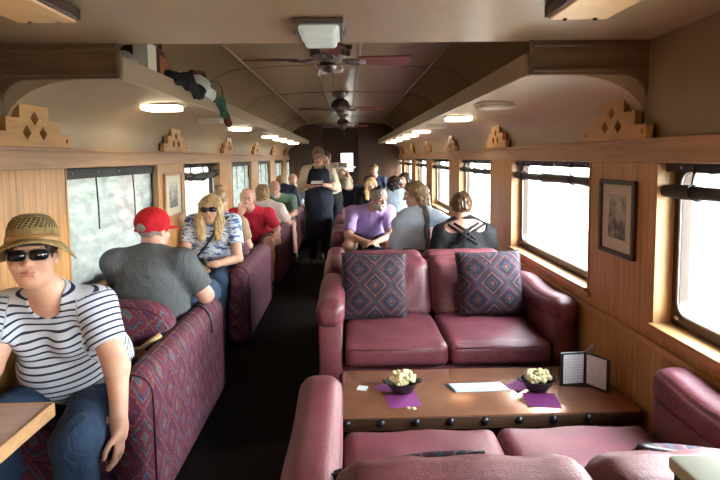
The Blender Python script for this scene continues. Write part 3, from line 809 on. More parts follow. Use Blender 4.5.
# printed strip, sachet, menu
def m_lines(name, bg, ink, period, ax=2, ax2=0):
    t = NT(name); s = t.sep(t.xyz()); q = t.math('FRACT', t.math('DIVIDE', s[ax], period))
    line = t.ramp(q, [(.0, (1, 1, 1)), (.38, (1, 1, 1)), (.42, (0, 0, 0))], 'LINEAR')
    brk = t.ramp(t.noise(t.comb(t.math('MULTIPLY', s[ax2], 110), t.math('FLOOR', t.math('DIVIDE', s[ax], period))), 1.0, 2), [(.42, (0, 0, 0)), (.52, (1, 1, 1))])
    t.col(t.mix(t.math('MULTIPLY', line, t.math('MULTIPLY', brk, .38)), bg, ink)); return t.fin(.5)
t_ = thing('printed_strip', 'pale blue printed paper strip with a black end lying mid copper table', 'paper', (.615, 2.475, TZ))
c, s_ = math.cos(.0), math.sin(.0)
o = MB().obox((.62, 2.475, TZ + .0022), (1, .02, 0), (-.25, 1, 0), (0, 0, 1), .13, .048, .0012).build('sheet', m_lines('strip_print', (.55, .63, .72), (.1, .14, .2), .022, 1, 0), t_)
MB().obox((.495, 2.473, TZ + .0025), (1, .02, 0), (-.25, 1, 0), (0, 0, 1), .008, .048, .0014).build('end_band', M['black'], t_)
MB().obox((.752, 2.478, TZ + .0025), (1, .02, 0), (-.25, 1, 0), (0, 0, 1), .014, .048, .0014).build('end_flap', M['white_paper'], t_)
t_ = MB().obox((.058, 2.488, TZ + .004), (1, -.3, 0), (.3, 1, 0), (0, 0, 1), .024, .024, .003, .002).build('sachet', M['white_paper'], None); tag(t_, 'small white square sachet on the aisle end of the copper table', 'sachet')
t_ = thing('menu_holder', 'folding black framed menu stand with white cards at the window end of the copper table', 'menu', (1.16, 2.46, TZ))
M['menu'] = m_lines('menu_print', (.85, .86, .92), (.25, .27, .36), .0145)
def leaf(a, b, nm):
    a = Vector(a); b = Vector(b); d = (b - a).normalized(); nn = Vector((d.y, -d.x, 0)); L = (b - a).length; H = .165
    mid = (a + b) / 2
    fr = MB()
    fr.obox(mid + Vector((0, 0, .005)), d, nn, (0, 0, 1), L / 2, .005, .005).obox(mid + Vector((0, 0, H - .003)), d, nn, (0, 0, 1), L / 2, .005, .004)
    for p in (a, b): fr.obox(p + Vector((0, 0, H / 2)), d, nn, (0, 0, 1), .006, .005, H / 2)
    f_ = fr.build(nm, M['black'], t_)
    MB().obox(mid + Vector((0, 0, H / 2)), d, nn, (0, 0, 1), L / 2 - .008, .003, H / 2 - .009).build('card', M['menu'], f_)
leaf((1.045, 2.475, TZ), (1.165, 2.485, TZ), 'menu_panel'); leaf((1.168, 2.485, TZ), (1.232, 2.385, TZ), 'menu_panel')
MB().tube([(1.165, 2.487, TZ + .15), (1.18, 2.495, TZ + .175), (1.215, 2.50, TZ + .198)], .004, 6).build('clip', M['steel'], t_, True)
MB().tube([(1.172, 2.487, TZ + .14), (1.20, 2.50, TZ + .165), (1.225, 2.505, TZ + .170)], .004, 6).build('clip', M['steel'], t_, True)

# pale-topped cabinet behind the closest loveseat
M['pale_top'] = m_plain('pale_green_grey_top', (.40, .43, .35), .45, var=.18, scale=5)
M['green_side'] = m_plain('dark_green_side', (.03, .045, .04), .5)
t_ = thing('side_cabinet', 'cabinet with a pale grey green top behind the closest loveseat', 'cabinet', (.95, .68, 0))
MB().box(.645, 1.30, .36, .985, .02, .915, .006).build('body', M['green_side'], t_)
MB().box(.637, 1.305, .35, .992, .915, .945, .008).build('top', M['pale_top'], t_, auto=40)
MB().box(.70, 1.25, .345, .362, .10, .85, .004).build('door', M['green_side'], t_)

# ------------------------------------------------------------------ left side: back-to-back settees in tapestry
BC, BP = 2.70, 2.10
def settee():
    root = thing('double_settee', None, 'seat', (-1.14, BC, 0))
    for s_ in (-1, 1):
        a, b = sorted((BC + s_ * .10, BC + s_ * .61))
        MB().soft(-1.462, -1.0, a, b, .30, .455, .04, (.0, .006, .012), 10).build('seat_cushion', M['tapestry'], root, True)
    MB().box(-1.46, -.99, BC - .59, BC + .59, .04, .305, .01).build('base', M['tapestry'], root)
    def bk(p, q):
        if q[2] > 0: p = Vector((p[0], p[1], p[2] - .055 * max(0, q[0]) ** 4 * q[2] - .02 * abs(q[0]) ** 3 * q[2]))
        return p
    b_ = MB().soft(-1.46, -.925, BC - .085, BC + .085, .36, .812, .055, (.0, .02, .006), 16, bk).build('backrest', M['tapestry'], root, True)
    P = [(-1.40, BC - .075, .797), (-1.15, BC - .078, .806), (-1.03, BC - .076, .792), (-.965, BC - .074, .752), (-.94, BC - .07, .685)]
    MB().tube(P, .006, 6).build('piping', M['leather_dark'], b_, True)
    def af(p, q):
        z = p[2]
        if q[2] > .3: z -= .015 * (abs(q[1]) ** 6)
        return Vector((p[0] + (.02 * max(0, q[2]) if q[0] < 0 else 0), p[1], z))
    a_ = MB().soft(-.995, -.815, BC - .655, BC + .655, .03, .672, .075, (.004, .006, .01), 26, af).build('arm', M['tapestry'], root, True)
    for s_ in (-1, 1):
        P = [(-.905 + .090 * math.cos(t), BC + s_ * .598, .585 + .086 * math.sin(t)) for t in np.linspace(0, PI, 12)]
        MB().tube([(-.815, BC + s_ * .598, .1)] + P + [(-.995, BC + s_ * .598, .1)], .005, 6).build('piping', M['leather_dark'], a_, True)
    return root
st = settee()
slab = ['closest tapestry double settee, between the straw hat and the red cap', 'double settee in tapestry holding the blonde woman in sunglasses',
        'double settee in tapestry holding the man in the red polo', 'double settee in tapestry holding the man in the green polo', 'double settee in tapestry farthest down the left side']
for k in range(5):
    o = st if k == 0 else copy_tree(st)
    o.location = (-1.14, BC + BP * k, 0); o['label'] = slab[k]; o['group'] = 'tapestry double settees along the left wall'
# near table at the left wall
M['table_wood'] = m_wood('table_wood', (.33, .22, .17), (1.2, 9, 9), .35)
M['table_edge'] = m_wood('table_edge_wood', (.40, .23, .11), (1.2, 9, 9), .4)
t_ = thing('wall_table', 'wooden wall table with a thick pale edge in front of the woman in the hat', 'table', (-1.25, 1.4, 0))
MB().box(-1.468, -1.052, .8, 1.80, .655, .70, .006).build('table_top', M['table_wood'], t_, auto=40)
MB().box(-1.468, -1.046, 1.795, 1.806, .652, .702, .003).box(-1.056, -1.046, .8, 1.8, .652, .702, .003).build('edge_band', M['table_edge'], t_, auto=40)
MB().box(-1.36, -1.28, 1.26, 1.34, 0, .655, .01).build('leg', M['dark_wood'], t_); MB().box(-1.46, -1.14, 1.1, 1.5, 0, .035, .01).build('foot', M['dark_wood'], t_)

# handbag on the settee behind the hat woman
M['tan_leather'] = m_plain('tan_handbag', (.36, .2, .075), .42, var=.2, bump=.1)
M['tan_pale'] = m_plain('pale_tan_strap', (.52, .36, .18), .45)
hb = thing('handbag', 'tan handbag with pale handles squeezed beside the patterned settee arm', 'bag', (-1.09, 2.5, .46))
def hbf(p, q): return Vector((p[0] * (1 - .10 * max(0, q[2])), p[1] * (1 - .45 * max(0, q[2])), p[2]))
MB().soft(-1.22, -1.0, 2.43, 2.60, .462, .615, .03, (.004, .012, .006), 10, hbf).build('bag_body', M['tan_leather'], hb, True)
MB().tube([(-1.22, 2.50, .618), (-1.1, 2.497, .628), (-1.02, 2.50, .632), (-.965, 2.51, .672), (-.93, 2.53, .69)], [.009, .011, .012, .012, .013], 8).build('top_strap', M['tan_pale'], hb, True)
MB().tube([(-1.18, 2.44, .56), (-1.17, 2.425, .62), (-1.12, 2.42, .65), (-1.07, 2.425, .62), (-1.06, 2.44, .56)], .009, 8).build('handle', M['tan_pale'], hb, True)
MB().lathe((-1.115, 2.432, .60), [(.012, -.006), (.012, .006), (0, .008)], 10).build('clasp', M['chrome'], hb)
tag(MB().tube([(-.93, 3.05, .686), (-.87, 3.03, .683), (-.83, 3.01, .655), (-.806, 3.0, .60), (-.803, 2.99, .54)], .006, 6).build('bag_strap', M['black'], None, True), 'thin black strap hanging over the patterned arm below the elbow of the man in grey', 'strap')
# ------------------------------------------------------------------ people: one continuous blended surface per body
def V3(*a): return np.array(a if len(a) == 3 else a[0], dtype=np.float64)
def nrm(v): v = np.asarray(v, float); return v / max(np.linalg.norm(v), 1e-9)

class Field:
    """blended distance field sampled on a grid; add() shapes, then mesh() it"""
    def __init__(s, lo, hi, h):
        s.h = h; s.lo = np.asarray(lo, float); s.n = np.ceil((np.asarray(hi) - s.lo) / h).astype(int) + 1
        s.D = np.full(s.n, .25, np.float32)
    def sub(s, lo, hi):
        a = np.maximum(0, np.floor((np.asarray(lo) - s.lo) / s.h).astype(int)); b = np.minimum(s.n, np.ceil((np.asarray(hi) - s.lo) / s.h).astype(int) + 1)
        if (b <= a).any(): return None
        ax = [s.lo[i] + s.h * np.arange(a[i], b[i]) for i in range(3)]
        P = np.stack(np.meshgrid(*ax, indexing='ij'), -1).astype(np.float32)
        return (slice(a[0], b[0]), slice(a[1], b[1]), slice(a[2], b[2])), P
    def put(s, sl, d, k, op='+'):
        o = s.D[sl]
        if op == '+':
            k = max(k, 1e-4); hh = np.clip(.5 + .5 * (o - d) / k, 0, 1); s.D[sl] = o * (1 - hh) + d * hh - k * hh * (1 - hh)
        elif op == '-':
            k = max(k, 1e-4); d = -d; hh = np.clip(.5 - .5 * (o - d) / k, 0, 1); s.D[sl] = o * (1 - hh) + d * hh + k * hh * (1 - hh)
    def cap(s, a, b, ra, rb=None, k=.02, side=None, w=1.0, flat=0, op='+', infl=0.0):
        """tapered limb; side/w widen the section along one direction; flat: 1 cuts square at b, 2 at both ends"""
        a = V3(a); b = V3(b); rb = ra if rb is None else rb; ra += infl; rb += infl
        m = max(ra, rb) * max(w, 1) + k + 2 * s.h
        q = s.sub(np.minimum(a, b) - m, np.maximum(a, b) + m)
        if q is None: return s
        sl, P = q; ab = b - a; L2 = max(ab @ ab, 1e-9)
        p = P - a; t = np.clip((p @ ab) / L2, 0, 1)
        v = p - t[..., None] * ab
        if side is not None and w != 1:
            sd = nrm(side); c = v @ sd; v = v - (c * (1 - 1 / w))[..., None] * sd
        d = np.linalg.norm(v, axis=-1) - (ra + (rb - ra) * t)
        if flat:
            u = ab / math.sqrt(L2); d = np.maximum(d, (P - b) @ u)
            if flat == 2: d = np.maximum(d, (a - P) @ u)
        s.put(sl, d, k, op); return s
    def ell(s, c, r, axes=None, k=.02, op='+', infl=0.0):
        c = V3(c); r = np.asarray(r, float) + infl; m = max(r) + k + 2 * s.h
        q = s.sub(c - m, c + m)
        if q is None: return s
        sl, P = q; p = P - c
        if axes is not None: p = p @ np.stack([nrm(a) for a in axes], 1)
        l1 = np.linalg.norm(p / r, axis=-1); l2 = np.linalg.norm(p / (r * r), axis=-1)
        d = l1 * (l1 - 1) / np.maximum(l2, 1e-6)
        s.put(sl, d, k, op); return s
    def half(s, c, n, k=.0):
        """keep only the side of the plane away from n"""
        n = nrm(n); c = V3(c); ax = [(s.lo[i] + s.h * np.arange(s.n[i]) - c[i]) * n[i] for i in range(3)]
        s.D = np.maximum(s.D, (ax[0][:, None, None] + ax[1][None, :, None] + ax[2][None, None, :]).astype(np.float32)); return s
    def fold(s, amp, freq, seed=0, dirs=6):
        m = np.abs(s.D) < 4 * s.h + 2 * amp; P = (np.argwhere(m) * s.h + s.lo); r = np.random.default_rng(seed); e = np.zeros(len(P))
        for i in range(dirs):
            v = nrm(r.normal(size=3)) * freq * r.uniform(.6, 1.7); e += np.sin(P @ v + r.uniform(0, 6) + 1.3 * np.sin(P @ (nrm(r.normal(size=3)) * freq * .7)))
        s.D[m] += (amp * e / math.sqrt(dirs)).astype(np.float32); return s
    def mesh(s, name, mat, parent):
        D = s.D; S = D < 0; h = s.h
        c = np.zeros(np.array(D.shape) - 1, np.int8)
        for i in (0, 1):
            for j in (0, 1):
                for k in (0, 1): c += S[i:D.shape[0] - 1 + i, j:D.shape[1] - 1 + j, k:D.shape[2] - 1 + k]
        idx = np.argwhere((c > 0) & (c < 8))
        if len(idx) == 0: return None
        pos = np.zeros((len(idx), 3)); cnt = np.zeros(len(idx))
        cor = [(i, j, k) for i in (0, 1) for j in (0, 1) for k in (0, 1)]
        for a in cor:
            for ax in range(3):
                if a[ax]: continue
                b = list(a); b[ax] = 1
                ia = idx + a; ib = idx + b
                da = D[ia[:, 0], ia[:, 1], ia[:, 2]]; db = D[ib[:, 0], ib[:, 1], ib[:, 2]]
                m = (da < 0) != (db < 0); t = np.where(m, da / np.where(m, da - db, 1), 0)
                pt = np.asarray(a, float)[None] + t[:, None] * (np.asarray(b) - np.asarray(a))[None]
                pos[m] += pt[m]; cnt[m] += 1
        v = (idx + pos / cnt[:, None]) * h + s.lo
        vid = np.full(c.shape, -1, np.int32); vid[idx[:, 0], idx[:, 1], idx[:, 2]] = np.arange(len(idx))
        F = []
        for ax in range(3):
            o1, o2 = [(1, 2), (2, 0), (0, 1)][ax]
            sl0 = [slice(None)] * 3; sl1 = [slice(None)] * 3; sl0[ax] = slice(0, -1); sl1[ax] = slice(1, None)
            A = S[tuple(sl0)]; B = S[tuple(sl1)]
            e = np.argwhere(A != B); e = e[(e[:, o1] > 0) & (e[:, o2] > 0) & (e[:, o1] < D.shape[o1] - 1) & (e[:, o2] < D.shape[o2] - 1)]
            sg = A[e[:, 0], e[:, 1], e[:, 2]]
            d1 = np.eye(3, dtype=int)[o1]; d2 = np.eye(3, dtype=int)[o2]
            q = [e - d1 - d2, e - d2, e, e - d1]; q = np.stack([vid[i[:, 0], i[:, 1], i[:, 2]] for i in q], 1)
            q[~sg] = q[~sg][:, ::-1]; F.append(q)
        F = np.concatenate(F); F = F[(F >= 0).all(1)]
        me = bpy.data.meshes.new(name); w = np.array(wloc(parent)) if parent is not None else np.zeros(3)
        me.vertices.add(len(v)); me.vertices.foreach_set('co', (v - w).astype(np.float32).ravel())
        me.loops.add(F.size); me.loops.foreach_set('vertex_index', F.astype(np.int32).ravel())
        me.polygons.add(len(F)); me.polygons.foreach_set('loop_start', np.arange(0, F.size, 4, dtype=np.int32)); me.polygons.foreach_set('loop_total', np.full(len(F), 4, np.int32))
        me.update(calc_edges=True); me.validate(); me.shade_smooth()
        if mat: me.materials.append(mat)
        o = bpy.data.objects.new(name, me); COL.objects.link(o)
        if parent is not None: o.parent = parent
        o['_pts'] = 0; del o['_pts']
        return o, v

def m_skin(name, c):
    t = NT(name); v = t.xyz()
    n = t.noise(v, 14, 4); f = t.noise(v, 60, 3)
    t.col(t.ramp(t.math('ADD', t.math('MULTIPLY', n, .8), t.math('MULTIPLY', f, .2)), [(.35, (c[0] * .9, c[1] * .8, c[2] * .75)), (.6, c)])); t.bump(f, .08, .003)
    return t.fin(.48)
M['skin'] = m_skin('skin_fair', (.60, .345, .25)); M['skin_tan'] = m_skin('skin_tan', (.50, .27, .18)); M['skin_pink'] = m_skin('skin_pink', (.64, .34, .26))
M['lip'] = m_plain('lips', (.42, .14, .12), .45); M['eye'] = m_plain('eye_dark', (.03, .022, .02), .15); M['eye_white'] = m_plain('eye_white', (.6, .57, .54), .25)
M['brow'] = m_plain('eyebrow', (.12, .075, .045), .8)
def m_hair(name, c, var=.55):
    t = NT(name); v = t.xyz(scale=(1, 1, .22))
    n = t.noise(v, 120, 3); n2 = t.noise(t.xyz(), 14, 3)
    t.col(t.mix(n2, t.ramp(n, [(.35, tuple(q * (1 - var) for q in c)), (.65, c)]), tuple(q * .8 for q in c))); t.bump(n, .5, .003); return t.fin(.45)
M['hair_blonde'] = m_hair('hair_blonde', (.62, .42, .2)); M['hair_brown'] = m_hair('hair_brown', (.12, .06, .03)); M['hair_dark'] = m_hair('hair_dark', (.03, .02, .016))
M['hair_grey'] = m_hair('hair_grey', (.36, .33, .3)); M['hair_tan'] = m_hair('hair_tan', (.40, .24, .11)); M['hair_white'] = m_hair('hair_white', (.6, .56, .5)); M['hair_light'] = m_hair('hair_lightbrown', (.3, .18, .09))
def m_cloth(name, c, rough=.85, var=.12):
    t = NT(name); v = t.xyz(); n = t.noise(v, 7, 4); w = t.noise(v, 220, 2)
    t.col(t.ramp(n, [(.3, tuple(q * (1 - var) for q in c)), (.7, tuple(min(1, q * (1 + var)) for q in c))])); cr = t.add('ShaderNodeTexNoise', Vector=t.xyz(scale=(1, 1, .6)), Scale=9.0, Detail=3.0, Roughness=.5, Distortion=1.6); t.bump(t.math('ADD', t.math('MULTIPLY', w, .03), cr.outputs[0]), .55, .03); return t.fin(rough, spec=.25)
CL = dict(greypolo=(.095, .105, .115), red=(.50, .022, .05), green=(.13, .20, .135), white=(.66, .68, .72), purple=(.36, .25, .50), ltblue=(.58, .72, .95), black=(.012, .012, .014), navy=(.018, .022, .05),
          jeans=(.05, .085, .16), darkjeans=(.022, .042, .085), khaki=(.22, .165, .11), cream=(.55, .47, .35), pinkwhite=(.62, .50, .47), denim=(.012, .016, .028), paleblue=(.45, .55, .66), grey=(.2, .2, .21), tan=(.36, .26, .17), redcap=(.55, .015, .025))
for k_, c_ in CL.items(): M['c_' + k_] = m_cloth('cloth_' + k_, c_)
def m_stripes():
    t = NT('navy_stripe_knit'); a = t.add('ShaderNodeAttribute', {'attribute_name': 'stripe'})
    f = t.math('FRACT', t.math('DIVIDE', a.outputs['Fac'], .0255))
    t.col(t.ramp(f, [(0, (.52, .57, .67)), (.66, (.54, .59, .69)), (.70, (.02, .026, .06)), (.96, (.02, .026, .06)), (1, (.52, .57, .67))])); t.bump(t.noise(t.xyz(), 200, 2), .25, .002)
    return t.fin(.85, spec=.25)
M['stripe'] = m_stripes()
def m_blueprint():
    t = NT('blue_white_print'); v = t.xyz(scale=(1, 1, 2.6))
    n = t.noise(v, 17, 4, .65)
    t.col(t.ramp(n, [(.40, (.05, .10, .26)), (.46, (.14, .24, .44)), (.5, (.58, .64, .74)), (.6, (.68, .72, .78)), (.64, (.09, .15, .33))])); return t.fin(.85, spec=.2)
M['print'] = m_blueprint()
def m_straw():
    t = NT('woven_straw'); x, y, z = t.sep(t.xyz())
    r = t.math('SQRT', t.math('ADD', t.math('MULTIPLY', x, x), t.math('MULTIPLY', y, y))); a = t.math('ARCTAN2', y, x)
    ring = t.math('SINE', t.math('MULTIPLY', t.math('ADD', r, t.math('MULTIPLY', z, -1.0)), 560)); rad = t.math('SINE', t.math('MULTIPLY', a, 90))
    q = t.math('MULTIPLY', ring, rad); n = t.noise(t.xyz(), 25, 3)
    c = t.ramp(t.math('ADD', t.math('MULTIPLY', q, .35), n), [(.2, (.10, .065, .02)), (.5, (.34, .235, .085)), (.75, (.52, .39, .17))])
    # open weave round the crown
    band = t.math('MULTIPLY', t.math('GREATER_THAN', z, .055), t.math('LESS_THAN', z, .095))
    hole = t.math('GREATER_THAN', t.math('MULTIPLY', t.math('SINE', t.math('MULTIPLY', t.math('ADD', a, t.math('MULTIPLY', z, 8)), 26)), t.math('SINE', t.math('MULTIPLY', t.math('SUBTRACT', z, t.math('MULTIPLY', a, .02)), 420))), .12)
    t.col(t.mix(t.math('MULTIPLY', band, hole), c, (.03, .022, .012))); t.bump(q, .5, .003); return t.fin(.75)
M['straw'] = m_straw()

def frame_of(fwd, up=(0, 0, 1)):
    f = nrm(fwd); r = nrm(np.cross(f, up)); return f, r, np.cross(r, f)

def hand(Fd, wrist, d, palm_n, side, curl=.5, spread=.14, sc=1.0):
    """palm, four jointed unequal fingers and a thumb. d: wrist->knuckles; palm_n: out of the palm; side=+1 when thumb lies towards d x palm_n"""
    d = nrm(d); pn = nrm(palm_n - d * np.dot(palm_n, d)); s = np.cross(d, pn) * side; w = V3(wrist)
    kn = w + d * .085 * sc
    Fd.cap(w, w + d * .03 * sc, .026 * sc, .028 * sc, .02, s, 1.15)
    Fd.cap(w + d * .02 * sc, kn, .0145 * sc, .0125 * sc, .015, s, 2.9)
    for i, (o, L) in enumerate(((.031, .070), (.0105, .080), (-.0105, .074), (-.031, .058))):
        b = kn + s * o * sc - d * .008 * sc; dd = nrm(d + s * o * spread * 12)
        p = b
        for j, (fr, rr) in enumerate(((.45, .0092), (.32, .0085), (.26, .0076))):
            a_ = curl * (.55 + .75 * j); q_ = nrm(dd * math.cos(a_) + pn * math.sin(a_))
            n_ = p + q_ * L * fr * sc; Fd.cap(p, n_, rr * sc, (rr - .0006) * sc, .003); p = n_
    t0 = w + d * .025 * sc + s * .026 * sc; t1 = t0 + nrm(d * .55 + s * .75 + pn * .35) * .036 * sc; t2 = t1 + nrm(d * .9 + s * .3 + pn * .4) * .032 * sc; t3 = t2 + nrm(d * .95 + s * .0 + pn * .45 * curl) * .024 * sc
    Fd.cap(t0, t1, .0135 * sc, .011 * sc, .01); Fd.cap(t1, t2, .0105 * sc, .0095 * sc, .004); Fd.cap(t2, t3, .0095 * sc, .0082 * sc, .004)

def head_field(Fd, c, f, r, u, sc=1.0, fat=1.0, ears=True, smile=0.0):
    A = (r, f, u)
    def at(x, y, z): return c + sc * (x * r + y * f + z * u)
    Fd.ell(at(0, -.012, .035), np.array((.073, .094, .088)) * sc, A, .02)
    Fd.ell(at(0, .022, -.04), np.array((.060 * fat, .068, .070)) * sc, A, .03)
    Fd.ell(at(0, .050, -.088), np.array((.030 * fat, .030, .024)) * sc, A, .03)
    for sx in (-1, 1):
        Fd.ell(at(sx * .038 * fat, .062, -.030), np.array((.024, .022, .022)) * sc, A, .02)
        Fd.ell(at(sx * .031, .104, .012), np.array((.017, .017, .0115)) * sc, A, .012, '-')
        if ears: Fd.ell(at(sx * .076, -.004, .0), np.array((.009, .020, .031)) * sc, (r, nrm(f + .25 * sx * r), u), .008)
    Fd.cap(at(-.034, .083, .032), at(.034, .083, .032), .0115 * sc, k=.012)
    Fd.cap(at(0, .088, .020), at(0, .108, -.020), .0085 * sc, .0125 * sc, .010)
    for sx in (-1, 1): Fd.ell(at(sx * .0115, .098, -.024), np.array((.009, .012, .008)) * sc, A, .006)
    Fd.cap(at(-.020, .084, -.052 + smile), at(0, .0905, -.053), .0075 * sc, k=.008); Fd.cap(at(0, .0905, -.053), at(.020, .084, -.052 + smile), .0075 * sc, k=.008)
    Fd.cap(at(-.016, .083, -.064 + smile), at(.016, .083, -.064 + smile), .0085 * sc, k=.008)
    Fd.cap(at(-.022, .095, -.0585 + smile), at(.022, .095, -.0585 + smile), .0028 * sc, k=.004, op='-')

def person(label, J, cloth, skin='skin', h=.008, hair=None, headopt=None, group=None, extra=None, hands=True):
    """J: joints in world metres. cloth: dict of garments"""
    P = {k: (V3(v) if isinstance(v, (tuple, list, np.ndarray)) and len(v) == 3 else v) for k, v in J.items()}
    sc = P.get('sc', 1.0); g = P.get('girth', 1.0); bel = P.get('belly', 0.0)
    base = P['pelvis'] * np.array((1, 1, 0)); root = thing('person', label, 'person', tuple(P['pelvis']), group)
    hf, hr, hu = frame_of(P['face'], P.get('head_up', (0, 0, 1))); hc = P['head']; hs = P.get('hs', 1.0)
    side = nrm(P['shR'] - P['shL']); fw = P['fwd']
    allp = np.array([P[k] for k in ('pelvis', 'chest', 'neck', 'head', 'shL', 'shR', 'elL', 'elR', 'haL', 'haR', 'hipL', 'hipR', 'knL', 'knR', 'anL', 'anR')])
    lo, hi = allp.min(0) - .27, allp.max(0) + .27
    def torso(Fd, i=0.0, low=True):
        mid = (P['pelvis'] + P['chest']) / 2 + fw * .01
        Fd.cap(P['pelvis'], mid, .113 * g, .109 * g, .04, side, 1.36, infl=i)
        Fd.cap(mid, P['chest'], .109 * g, .104 * (g ** .6), .05, side, 1.34, infl=i)
        if bel: Fd.ell(mid + fw * bel * .6 - V3(0, 0, .02), (.14 * g, .10 * g, .12 * g), (side, fw, (0, 0, 1)), .06, infl=i)
        if P.get('bust'):
            for q in (-1, 1): Fd.ell(P['chest'] + side * q * .075 + fw * (.07 * g) - V3(0, 0, .02), (.07, .06, .068), (side, fw, (0, 0, 1)), .03, infl=i)
        mt = (P['shL'] + P['shR']) / 2
        Fd.cap(P['shL'] * .84 + mt * .16, P['shR'] * .84 + mt * .16, .050, .050, .06, infl=i)
        Fd.cap(P['chest'], P['neck'] - (P['neck'] - P['chest']) * .25, .092, .058, .06, side, 1.4, infl=i)
        tp = P['neck'] + (hc - P['neck']) * .12
        for q in ('shL', 'shR'): Fd.cap(tp, P[q], .040, .046, .05, infl=i)
    def uarm(Fd, q, e, t=1.0, i=0.0, flat=0, r=None):
        a, b = P['sh' + q], P['el' + q]; b2 = a + (b - a) * t
        Fd.cap(a, b2, .053 * g ** .5, (.053 + (.044 - .053) * t) * g ** .4, .03, infl=i, flat=flat)
    def farm(Fd, q, t=1.0, i=0.0, flat=0):
        a, b = P['el' + q], P['ha' + q]; Fd.cap(a, a + (b - a) * t, .043 * g ** .3, .043 + (.027 - .043) * t, .02, infl=i, flat=flat)
    def thigh(Fd, q, t=1.0, i=0.0, flat=0):
        a, b = P['hip' + q], P['kn' + q]; Fd.cap(a, a + (b - a) * t, .094 * g ** .7, (.094 + (.062 - .094) * t) * g ** .5, .045, infl=i, flat=flat)
    def shin(Fd, q, t=1.0, i=0.0, flat=0):
        a, b = P['kn' + q], P['an' + q]; m = a + (b - a) * .35; bk = -nrm(np.cross(np.cross(b - a, fw), b - a)) if np.linalg.norm(np.cross(b - a, fw)) > 1e-3 else fw * 0
        Fd.cap(a, m + bk * .012, .057, .056, .03, infl=i)
        Fd.cap(m + bk * .012, m + (b - m) * max(t, .05), .056, .056 + (.038 - .056) * t, .03, infl=i, flat=flat)
    Fd = Field(lo, hi, h)
    torso(Fd)
    for q in 'LR': uarm(Fd, q, 0); farm(Fd, q); thigh(Fd, q); shin(Fd, q)
    Fd.cap(P['neck'] - (hc - P['neck']) * .1, hc - hu * .055 * hs - hf * .018 * hs, .06 * g ** .4, .054, .03)
    head_field(Fd, hc, hf, hr, hu, hs, P.get('fat', 1.0), P.get('ears', True), P.get('smile', 0.0))
    for q, s_ in (('L', -1), ('R', 1)):
        d = P.get('hd' + q); el = P['el' + q]; ha = P['ha' + q]
        d = nrm(ha - el) if d is None else nrm(d)
        pn = P.get('pn' + q, V3(0, 0, -1)); 
        # thumb side: for the right hand palm-down pointing forward the thumb points to the left
        sd = s_ * -1
        if hands: hand(Fd, ha, d, pn, sd * P.get('flip' + q, -1), P.get('curl' + q, .45), sc=P.get('hsc', 1.0))
        else: Fd.cap(ha, ha + d * .13, .026, .02, .02)
    body, _ = Fd.mesh('body', M[skin], root)
    # ---- feet
    for q in 'LR':
        b = P['an' + q]
        if b[2] < .35 or P.get('foot' + q) is not None:
            fd = nrm(P['foot' + q]) if P.get('foot' + q) is not None else nrm(fw * np.array((1, 1, 0)))
            sm = cloth.get('shoe', 'shoe_black'); Fs = Field(b - .3, b + .3, max(h, .008))
            z = V3(0, 0, -.045)
            Fs.cap(b - fd * .035 + z, b + fd * .10 + z * 1.15, .040, .036, .03); Fs.cap(b + fd * .10 + z * 1.15, b + fd * .17 + z * 1.3, .038, .028, .02); Fs.cap(b, b + z, .046, .042, .03)
            Fs.half((0, 0, b[2] - .088), (0, 0, -1)) if P.get('foot' + q) is None else None
            Fs.mesh('shoe', M[sm], root)
    # ---- trousers
    if cloth.get('legs'):
        Fp = Field(lo, hi, h); i = cloth.get('leg_i', .012)
        Fp.cap(P['pelvis'] - fw * .0, (P['pelvis'] * .72 + P['chest'] * .28), .116 * g, .113 * g, .04, side, 1.38, infl=i - .002)
        L = cloth.get('leg_len', 2.0)
        for q in 'LR':
            if L <= 1: thigh(Fp, q, L, i + .006, 1)
            else: thigh(Fp, q, 1, i); shin(Fp, q, L - 1, i + .004, 1)
        Fp.fold(.0028, 34, 3, 6)
        Fp.mesh(cloth.get('legs_name', 'trousers'), M[cloth['legs']], root)
    # ---- shirt
    if cloth.get('top'):
        Ft = Field(lo, hi, h); i = cloth.get('top_i', .012)
        torso(Ft, i)
        ss = cloth.get('sleeve', .7)
        for q in 'LR':
            if ss <= 1:
                if ss > 0: uarm(Ft, q, 0, ss, i + .006, 1)
            else: uarm(Ft, q, 0, 1, i + .003); farm(Ft, q, ss - 1, i + .005, 1)
        if cloth.get('collar'):
            cb = P['neck'] + (hc - P['neck']) * .10
            Ft.cap(cb - (hc - P['neck']) * .12, cb + (hc - P['neck']) * .16, .071 * g ** .4, .064 * g ** .4, .012, flat=1)
        Ft.fold(cloth.get('fold', .0045), cloth.get('ff', 24), cloth.get('seed', 1), 6)
        # neck opening
        ax = nrm(hc - P['neck'])
        if cloth.get('vneck'):
            vn = cloth['vneck']; nb = P['neck']
            Ft.cap(nb + ax * .10, nb + fw * .055 - ax * .015, .066 * g ** .3, .064, .008, op='-'); Ft.cap(nb + fw * .07 - ax * .015, nb + fw * (.11) - ax * vn, .055, .012, .008, op='-')
        else:
            Ft.cap(P['neck'] + ax * .14, P['neck'] + ax * .035 + fw * .012, .056 * g ** .4, .058 * g ** .4, .006, op='-')
            if cloth.get('placket'): Ft.cap(P['neck'] + fw * .085 + ax * .04, P['neck'] + fw * .112 - ax * .045, .022, .006, .006, op='-')
        if cloth.get('back_cut'): cloth['back_cut'](Ft, P, side, fw)
        Ft.half(P['pelvis'] - V3(0, 0, .0) - nrm(P['chest'] - P['pelvis']) * cloth.get('hem', .06), -(P['chest'] - P['pelvis']))
        o, v = Ft.mesh(cloth.get('top_name', 'shirt'), M[cloth['top']], root)
